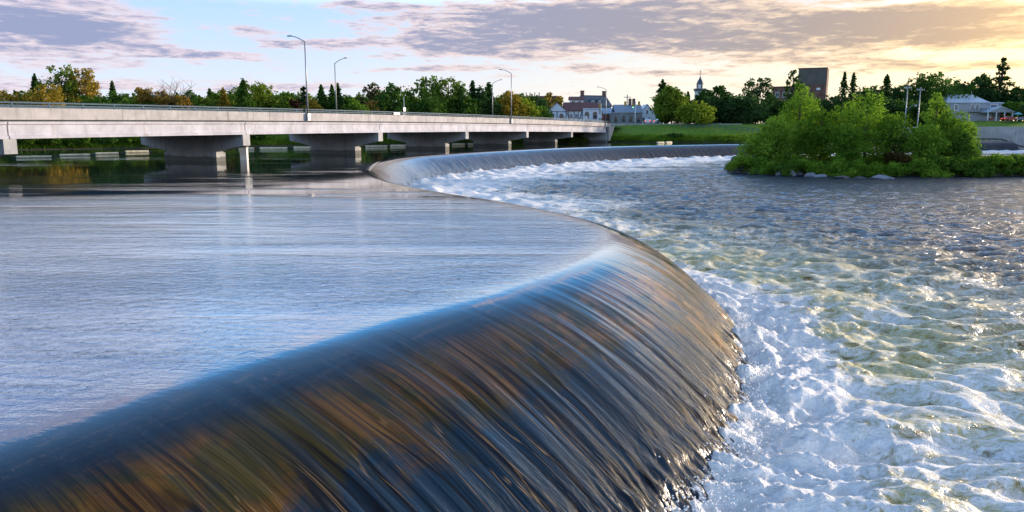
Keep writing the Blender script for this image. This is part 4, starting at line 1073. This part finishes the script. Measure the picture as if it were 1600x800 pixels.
# slate-roofed stone house behind it
rt = tag(empty('stone_house', base_at(936, 238), R(24)), 'tall grey stone house with slate roof, dormers and two end chimneys', 'house')
w = MB(); w.box(-4.2, 4.2, 0, 8, -1, 5.9); w.prism([(0, 5.9), (8, 5.9), (4, 9.0)], 'x', -4.2, 4.2); w.build('wall', M['warmstone'], rt)
rf = gable(MB(), -4.2, 4.2, 0, 8, 5.9, 9.05).build('roof', M['slate'], rt)
for x in (-3.9, 3.9): MB().box(x-.45, x+.45, 3.6, 4.4, 8.2, 10.4).box(x-.55, x+.55, 3.5, 4.5, 10.4, 10.6).build('chimney', M['brick'], rf)
for x in (-2.1, .3):
    d = MB(); d.prism([(x-.6, 6.2), (x+.6, 6.2), (x+.6, 7.4), (x, 8.1), (x-.6, 7.4)], 'y', .5, 3.0); d = d.build('dormer', M['slate'], rf)
    window(rt, x, 6.45, .8, 1.0, .48)
for x in (-2.6, 0, 2.6): window(rt, x, 3.2, 1.0, 1.7, -.02)
for yy, zz in ((2.4, 3.2), (5.4, 3.2), (4.0, 6.3)): MB().box(4.18, 4.24, yy-.45, yy+.45, zz, zz+1.5).build('gable_window', M['glass'], rt)

# red brick shop with a lean-to roof
rt = tag(empty('brick_shop', base_at(951, 227)), 'small red brick shop with grey lean-to roof beside the stone house', 'shop')
MB().box(-1.5, 1.5, 0, 5, -1, 3.3).build('wall', M['redbrick'], rt)
mb = MB(); mb.prism([(-.5, 3.2), (5.2, 4.9), (5.2, 5.1), (-.5, 3.4)], 'x', -1.7, 3.3); mb.build('roof', M['greyroof'], rt)
window(rt, .7, .5, .8, 1.7, -.02); MB().box(-1.0, -.1, -.06, .0, 0, 2.1).build('door', M['dark'], rt)

# grey stone building with arched windows
rt = tag(empty('stone_building', base_at(979, 221)), 'low grey stone building with arched windows and grey roof near the traffic signals', 'building')
MB().box(-4.3, 4.4, 0, 9, -1, 3.35).build('wall', M['stone'], rt)
rf = gable(MB(), -3.2, 4.5, .5, 8.5, 3.35, 5.7, over=.25).build('roof', M['greyroof'], rt)
MB().box(-4.45, 4.55, -.15, .45, 3.35, 3.6).build('cornice', M['conc'], rt)
for x in (1.5, 2.6): MB().box(x-.4, x+.4, 4.2, 5.0, 5.0, 7.6).build('chimney', M['brick'], rf)
for x in (-3.2, -1.0, 1.2, 3.3): window(rt, x, .7, 1.1, 2.0, -.02, 'stone', True)

# white house
rt = tag(empty('white_house', base_at(1012, 233)), 'white two storey house half hidden by the bright lawn tree', 'house')
w = MB(); w.box(-2.2, 4.0, 0, 7, -1, 4.0); w.prism([(-2.2, 4.0), (1.6, 4.0), (-.3, 6.0)], 'y', 0, 7); w.build('wall', M['stucco'], rt)
gable(MB(), -2.2, 1.6, 0, 7, 4.0, 6.05, along='y', over=.3).build('roof', M['greyroof'], rt)
MB().prism([(-.1, 4.0), (7.1, 4.0), (7.1, 4.2), (-.1, 4.2)], 'x', 1.6, 4.2).build('flat_roof', M['greyroof'], rt)
for x in (-1.3, .5, 2.6): window(rt, x, .6, .9, 1.7, -.02)
window(rt, -.3, 3.2, .8, 1.3, -.02)
MB().box(-2.6, -2.2, -.1, .0, 0, 3).box(-2.9, 4.3, -1.6, -1.2, -.2, 1.0).build('porch_rail', M['white'], rt)

# long brick building behind the left trees
rt = tag(empty('brick_building', base_at(842, 252), R(-14)), 'long brown brick building with flat roof behind the yellow green trees', 'building')
MB().box(-6, 6, 0, 9, -1, 9.6).build('wall', M['brick'], rt)
MB().box(-6.2, 6.2, -.2, 9.2, 9.6, 9.95).build('roof_edge', M['redroof'], rt)
for x in (-4.5, -2.2, .2, 2.6, 4.6):
    window(rt, x, 6.2, 1.0, 1.7, -.02); window(rt, x, 3.0, 1.0, 1.7, -.02)
for i, x in enumerate((-5.2, -3.9, -2.3, -.8)): MB().tube([(x, 4, 9.9), (x, 4, 11.3)], .18).build('vent_pipe', M['dark'], rt)

# church tower
rt = tag(empty('church_tower', base_at(1091, 292)-Vector((0, 0, 2.6))), 'white church tower with dark domed cupola and cross rising above the trees', 'church tower')
MB().box(-1.55, 1.55, -1.55, 1.55, -1, 15.6).build('shaft', M['towerwall'], rt)
MB().box(-1.95, 1.95, -1.95, 1.95, 15.6, 16.2).box(-1.75, 1.75, -1.75, 1.75, 15.2, 15.6).build('cornice', M['slate'], rt)
MB().lathe([(1.25, 16.2), (1.25, 17.7)], n=8).build('lantern', M['white'], rt)
for a in range(4): MB().box(-.28, .28, -1.32, -1.1, 16.4, 17.5).build('opening', M['dark'], rt).rotation_euler = (0, 0, a*math.pi/2+.39)
MB().lathe([(1.45, 17.7), (1.35, 18.0), (1.0, 18.9), (.45, 19.8), (.22, 20.5), (.06, 20.9)], n=12).build('dome', M['slate'], rt)
MB().tube([(0,0,20.8),(0,0,23.2)], .09, .05).box(-.45, .45, -.05, .05, 22.3, 22.45).build('cross', M['dark'], rt)
for z in (6, 9.5, 12.3):
    window(rt, 0, z, 1.0, 2.0, -1.57, 'stone', True)

# tall dark block with brick base
rt = tag(empty('theatre_block', base_at(1264, 262)-Vector((0, 0, .8)), R(-25)), 'tall windowless building of dark panels above brown brick, behind the island trees', 'building')
MB().box(-4.6, 4.6, 0, 11, -1, 14.3).build('brick_base', M['brick'], rt)
MB().box(-4.45, 4.45, .12, 10.9, 14.3, 19.5).build('panel_wall', M['darkpanel'], rt)
MB().box(-4.65, 4.65, -.05, 11.05, 19.5, 19.8).box(4.46, 4.65, .0, 11, 14.3, 19.5).build('trim', M['brick'], rt)
MB().box(-12.6, -4.6, 1, 11, -1, 13.6).build('low_wing', M['brick'], rt)
MB().box(-12.8, -4.6, .8, 11.2, 13.6, 13.9).build('wing_coping', M['redroof'], rt)
MB().box(1.6, 2.8, -.12, .0, 12.4, 13.1).build('wall_lamp', M['white'], rt)
for x in (-11., -8.7, -6.4): window(rt, x, 10.2, 1.2, 1.8, .98)

# grey house at the right with porch
zg = 5.6
rt = tag(empty('grey_house', base_at(1509, 238, zg)), 'grey house with pale metal roof and a gabled white porch on the right bank', 'house')
MB().box(-6.6, 6.1, 0, 9, -1, 5.8).build('wall', M['siding'], rt)
hp = MB(); hp.add([(-7, -.4, 5.75), (6.5, -.4, 5.75), (6.5, 9.4, 5.75), (-7, 9.4, 5.75), (-4.0, 4.5, 8.3), (3.6, 4.5, 8.3), (-7,-.4,5.55), (6.5,-.4,5.55), (6.5,9.4,5.55), (-7,9.4,5.55)],
       [(0,1,5,4), (2,3,4,5), (1,2,5), (3,0,4), (6,7,1,0), (7,8,2,1), (8,9,3,2), (9,6,0,3), (9,8,7,6)]); rf = hp.build('roof', M['paleroof'], rt)
MB().tube([(2.6, 3.2, 7.0), (2.6, 3.2, 9.2)], .10).build('roof_pipe', M['lamp_metal'], rf)
MB().box(6.1, 11.0, 1.0, 8, -1, 5.4).build('side_wing', M['siding'], rt); MB().box(5.9, 11.4, .6, 8.4, 5.4, 5.75).build('wing_roof', M['paleroof'], rt)
window(rt, 8.6, 3.7, 2.3, 1.4, .98, ft=.22); window(rt, 1.4, 3.3, 1.1, 2.0, -.02, ft=.18); window(rt, 2.9, 3.3, 1.1, 2.0, -.02, ft=.18); window(rt, -3.6, 3.2, 1.2, 1.9, -.02, ft=.18)
MB().box(.4, 5.2, -1.4, 0, 2.75, 2.95).build('balcony', M['wood'], rt)
mb = MB()
for x in np.arange(.5, 5.3, .45): mb.box(x-.04, x+.04, -1.4, -1.32, 2.95, 3.8)
mb.box(.4, 5.2, -1.42, -1.30, 3.8, 3.9); mb.build('balcony_rail', M['dark'], rt)
for x in (5.9, 6.04): pass
pr = gable(MB(), 3.9, 11.9, -4.0, .8, 2.65, 4.2, along='y', over=.3).build('porch_roof', M['paleroof'], rt)
MB().prism([(3.9, 2.6), (11.9, 2.6), (7.9, 4.1)], 'y', -3.9, -3.75).build('porch_gable', M['siding'], rt)
for x in (4.1, 6.7, 9.2, 11.6): MB().box(x-.13, x+.13, -3.9, -3.64, 0, 2.65).build('porch_post', M['white'], rt)
MB().box(3.9, 11.9, -4.0, .9, -.6, .12).build('porch_floor', M['wood'], rt)
MB().box(4.1, 6.0, -3.86, -3.74, .1, .95).build('porch_panel', M['redbrick'], rt); MB().box(9.3, 11.6, -3.86, -3.74, .1, .95).build('porch_panel', M['redbrick'], rt)
MB().box(7.2, 8.3, .94, .99, .1, 2.2).build('door', M['white'], rt)
MB().prism([(-3.5, -.6), (-.2, -.6), (-.2, .3)], 'x', 2.2, 3.8).build('steps', M['conc'], rt)

# long blue roof behind it
rt = tag(empty('blue_roof_hall', base_at(1474, 266, 5.6)), 'long low hall with blue metal roof behind the grey house', 'building')
MB().box(-8.5, 8, 0, 8, -1, 7.3).build('wall', M['siding'], rt)
gable(MB(), -8.5, 8, 0, 8, 7.3, 9.3).build('roof', M['blueroof'], rt)
window(rt, 3, 4.5, 1.4, 1.6, -.02)

# garden things at the right edge
rt = tag(empty('parasol', base_at(1588, 226, 5.5)), 'teal garden parasol at the right edge of the lawn', 'parasol')
MB().tube([(0,0,0),(0,0,2.5)], .05).build('pole', M['white'], rt); MB().lathe([(1.25, 1.95), (.9, 2.2), (.1, 2.55), (.03, 2.7)], n=8).build('canopy', M['teal'], rt)
def car(u, Y, z, rz, body, label, kind='car', group=None):
    rt = tag(empty('parked_car', base_at(u, Y, z), rz), label, 'car', group)
    prof = [(-2.1, .35), (2.1, .35), (2.15, .75), (1.95, .92), (1.05, 1.0), (.45, 1.42), (-.95, 1.45), (-1.75, 1.02), (-2.1, .95), (-2.15, .7)]
    MB().prism(prof, 'y', -.85, .85).build('body', M[body], rt)
    MB().prism([(.92, 1.02), (.42, 1.36), (-.90, 1.39), (-1.5, 1.04)], 'y', -.87, .87).build('side_windows', M['glass'], rt)
    for x in (-1.35, 1.35):
        for y in (-.82, .82):
            wm = MB(); wm.lathe([(.1, -.11), (.33, -.11), (.33, .11), (.1, .11)], n=16); o = wm.build('wheel', M['tyre'], rt); o.rotation_euler = (math.pi/2, 0, 0); o.location = (x, y, .33)
    for y in (-.62, .62): MB().box(-2.2, -2.08, y-.2, y+.2, .72, .92).build('taillight', M['red_lens'], rt)
    for y in (-.62, .62): MB().box(2.08, 2.19, y-.2, y+.2, .62, .80).build('headlight', M['white'], rt)
    return rt
CG = 'cars parked in the town'
car(1012, 213, 4.62, R(78), 'carwhite', 'white parked car showing red tail lights beside the white house', group=CG)
car(1033, 218, 4.62, R(10), 'carwhite', 'white parked car seen side on behind the bright lawn tree trunks', group=CG)
car(1576, 229, 5.5, R(8), 'red', 'red parked car right of the porch', group=CG)
car(1600, 231, 5.5, R(-15), 'cargrey', 'grey parked car at the right edge behind the parasol', group=CG)

# street along the bank top
p0 = base_at(900, 214); p1 = base_at(1075, 214)
tag(MB().box(8, 62, 208.5, 216.5, 3.6, 4.58).build('street', M['asphalt']), kind='structure')
tag(MB().box(8, 62, 206.6, 208.5, 3.6, 4.68).build('pavement', M['conc']), kind='structure')

# traffic signals
def signal_pole(u, Y, heads, label, h=6.0):
    rt = tag(empty('traffic_signal', base_at(u, Y, 4.6)), label, 'traffic signal', 'traffic signals at the bridge end')
    MB().tube([(0,0,-.3),(0,0,h)], .16, .11).build('pole', M['white'], rt, True)
    xs = [x for x, z, l in heads]
    MB().tube([(0,0,h-.35),(min(xs+[0])*.5+max(xs+[0])*.5,0,h-.2),(min(xs) if abs(min(xs)) > abs(max(xs)) else max(xs),0,h-.15)], .07, .05).build('mast_arm', M['lamp_metal'], rt, True)
    for x, z, l in heads:
        hd = MB().box(x-.27, x+.27, -.45, -.12, z-.62, z+.62).build('signal_head', M['yellow'], rt)
        for i, dz in enumerate((.40, 0, -.40)):
            q = MB().lathe([(.15, 0), (.13, .05)], n=12); o = q.build('lens', M['green_lens'] if (l and i == 2) else M['off_lens'], hd); o.rotation_euler = (math.pi/2, 0, 0); o.location = (x, -.45, z+dz)
    return rt
signal_pole(992, 212, [(-2.9, 5.5, 0), (-.75, 4.9, 1), (.9, 5.5, 0)], 'white signal pole carrying three yellow heads, one lit green')
signal_pole(938.5, 214, [(-.4, 5.0, 0)], 'signal pole with a single yellow head in front of the stone house', 5.6)
rt = tag(empty('road_sign', base_at(937.5, 211, 4.6)), 'small white road sign low beside the single head signal pole', 'sign')
MB().tube([(0,0,-.3),(0,0,2.5)], .05).build('post', M['lamp_metal'], rt); MB().box(-.42, .42, -.09, -.05, 1.7, 2.5).build('panel', M['white'], rt)

# utility poles
def utility_pole(u, vtop, Y, label, arm=True, lamp=False, lean=0., mat='lamp_metal', z=None):
    b = base_at(u, Y, z); H = at(u, vtop, Y).z-b.z
    rt = tag(empty('utility_pole', b), label, 'utility pole', 'utility poles')
    MB().tube([(0,0,-.5),(lean*.5,0,H*.5),(lean,0,H)], .20, .13).build('pole', M[mat], rt, True)
    if arm: MB().box(lean-1.1, lean+1.1, -.16, -.04, H-.9, H-.72).build('crossarm', M['wood'], rt)
    if arm:
        for x in (-.95, -.4, .4, .95): MB().lathe([(.07, H-.72), (.09, H-.6), (.05, H-.45)], cx=lean+x, cy=-.1, n=8).build('insulator', M['white'], rt)
    if lamp: MB().tube([(0,-.1,H*.62),(1.2,-.1,H*.70),(2.4,-.1,H*.72)], .06, .05).build('lamp_arm', M['lamp_metal'], rt, True); MB().box(2.2, 2.9, -.22, .02, H*.70, H*.72+.1).build('lamp_head', M['lamp_metal'], rt)
    return rt
utility_pole(979, 148, 245, 'thin wooden utility pole above the grey roof of the stone building', mat='bark')
utility_pole(1413, 133, 214, 'left pale utility pole with a lamp arm above the island dip', lamp=True)
utility_pole(1433, 136, 212, 'right pale utility pole beside the light pointed island tree')
utility_pole(1403, 154, 226, 'short leaning pole left of the two pale utility poles', arm=False, lean=.9)

# culvert outlet below the lawn
p = on_z(1006, 221, 0)
rt = tag(empty('culvert', (p.x, p.y+1.0, 0)), 'small white concrete culvert outlet with dark mouth on the far waterline', 'culvert')
arc = [(1.25*math.cos(a), .25+.75*math.sin(a)) for a in [math.pi*i/12 for i in range(13)]]
oa = [(2.3*math.cos(a)*1.0, .2+1.25*math.sin(a)) for a in [math.pi*i/12 for i in range(13)]]
mb = MB()
for k in range(12):
    a, b, c, d = oa[k], oa[k+1], arc[k+1], arc[k]
    mb.add([(a[0],0,a[1]),(b[0],0,b[1]),(c[0],0,c[1]),(d[0],0,d[1]),(a[0],2.5,a[1]),(b[0],2.5,b[1]),(c[0],2.5,c[1]),(d[0],2.5,d[1])], [(0,1,2,3),(7,6,5,4),(0,4,5,1),(1,5,6,2),(2,6,7,3),(3,7,4,0)])
mb.build('arch', M['white'], rt)
MB().box(-1.25, 1.25, 1.9, 2.0, -.5, 1.1).build('mouth', M['dark'], rt)
MB().prism([(-4.2, 0), (-2.2, 0), (-2.2, .9)], 'y', .2, .7).build('wing_wall', M['conc'], rt); MB().prism([(2.2, 0), (4.2, 0), (2.2, .9)], 'y', .2, .7).build('wing_wall', M['conc'], rt)
MB().box(-.38, .38, .2, 1.0, 1.42, 2.15).build('cap_block', M['white'], rt)

# low rail fence along the bank
rt = tag(empty('bank_fence', base_at(1110, 200)), 'low blue grey rail fence along the foot of the lawn', 'fence')
a = at(1065, 211, 199); b = at(1185, 212, 196)
off = Vector(rt.location)
def gp(t): v = a.lerp(b, t); return Vector((v.x, v.y, float(gz(v.x, v.y))))-off
for hz in (.5, 1.05): MB().tube([gp(i/14)+Vector((0,0,hz)) for i in range(15)], .055, n=6).build('rail', M['rail'], rt)
for i in range(15):
    p = gp(i/14); o = MB().box(-.06, .06, -.06, .06, -.3, 1.12).build('post', M['rail'], rt); o.location = p

# retaining wall at the right end of the weir
rt = tag(empty('retaining_wall', (140, 210, 0)), 'grey stained concrete retaining wall below the lawn of the grey house', 'wall')
mb = MB()
def wy(x): return float(np.interp(x, BX, BY))+.2
xs = [104, 112, 120, 128, 140, 152, 166, 180, 200]
V = []; 
for x in xs: V += [(x-140, wy(x)-210, -4), (x-140, wy(x)-210+.7, -4), (x-140, wy(x)-210+.7, 3.85), (x-140, wy(x)-210, 3.85)]
fs = []
for i in range(len(xs)-1):
    for k in range(4): fs.append((i*4+k, i*4+(k+1)%4, i*4+4+(k+1)%4, i*4+4+k))
mb.add(V, fs).build('wall_face', M['conc'], rt)
mb = MB(); V = []
prof = [(108, .62), (134, .62), (135.6, .55), (137, .25), (138.6, -.5), (140.5, -1.2), (143, -1.7), (200, -1.8)]
for x, z in prof: V += [(x-140, wy(x)-210-.12, z-.28), (x-140, wy(x)-210-.12, z+.05), (x-140, wy(x)-210+.1, z+.05), (x-140, wy(x)-210+.1, z-.28)]
fs = []
for i in range(len(prof)-1):
    for k in range(4): fs.append((i*4+k, i*4+(k+1)%4, i*4+4+(k+1)%4, i*4+4+k))
mb.add(V, fs).build('wet_curb', M['dark'], rt)

# look-alike undergrowth that closes the gaps of the left bank
for i, u in enumerate([-20, 22, 58, 120, 146, 190, 222, 250, 285, 308, 340, 368, 412, 425, 450, 468, 512, 540, 568, 600, 634, 645, 690, 735, 775, 806, 832]):
    Y = float(np.interp(u, [0, 800], [140, 205]))
    tree('round', u, random.uniform(141, 154), random.uniform(46, 62), Y, random.choice((G1, G3, G2, G4)), 'low bushy tree filling a gap in the tree line behind the bridge railing', 'broadleaf_tree', 'tree', 'low trees in the gaps behind the bridge', dens=3600, lo=.08)
for u, w, tn, lab in [(1225, 56, G3, 'low dark tree below the low brick wing'), (1270, 60, G4, 'low dark tree in front of the brick base of the tall building'), (1330, 56, G3, 'low dark tree below the spruce pair'), (1375, 56, G4, 'low dark tree below the conifer top'), (1415, 60, G3, 'low dark tree behind the two utility poles'), (1455, 50, G3, 'low dark tree left of the grey house wall'), (1150, 56, DK, 'low dark tree between the church and the airy tree')]:
    tree('round', u, 158, w, 222, tn, lab, 'broadleaf_tree', 'tree', RB, dens=4200, lo=.05)

# rough grass and reeds along the banks
def bank_growth():
    N = 42000
    x = np.r_[RNG.uniform(14, 66, N//2), RNG.uniform(-92, 14, N//2)]; t = np.abs(RNG.normal(0, 1.8, N))-.7
    y = np.interp(x, BX, BY)+t; z = gz(x, y); an = RNG.uniform(0, 6.283, N); w = RNG.uniform(.10, .22, N); h = RNG.uniform(.25, .85, N)*np.where(t < 2.5, 1, .5)
    lx = RNG.normal(0, .35, N); ly = RNG.normal(-.1, .3, N)
    V = np.stack([np.stack([x-np.cos(an)*w, y-np.sin(an)*w, z-.1], -1), np.stack([x+np.cos(an)*w, y+np.sin(an)*w, z-.1], -1), np.stack([x+lx, y+ly, z+h], -1)], 1).reshape(-1, 3)
    me = np_mesh('bank_growth', V, np.arange(3*N).reshape(-1, 3)); set_attr(me, 'tone', np.repeat(np.clip(.5+pn(x*.3, y*.3, 70)*.6+RNG.normal(0, .15, N), 0, 1), 3))
    o = tag(link_mesh('bank_growth', me, M['leaf']), 'rough green growth along the far waterline', 'grass', kind='stuff'); o.color = (.16, .27, .035, 1)
bank_growth()
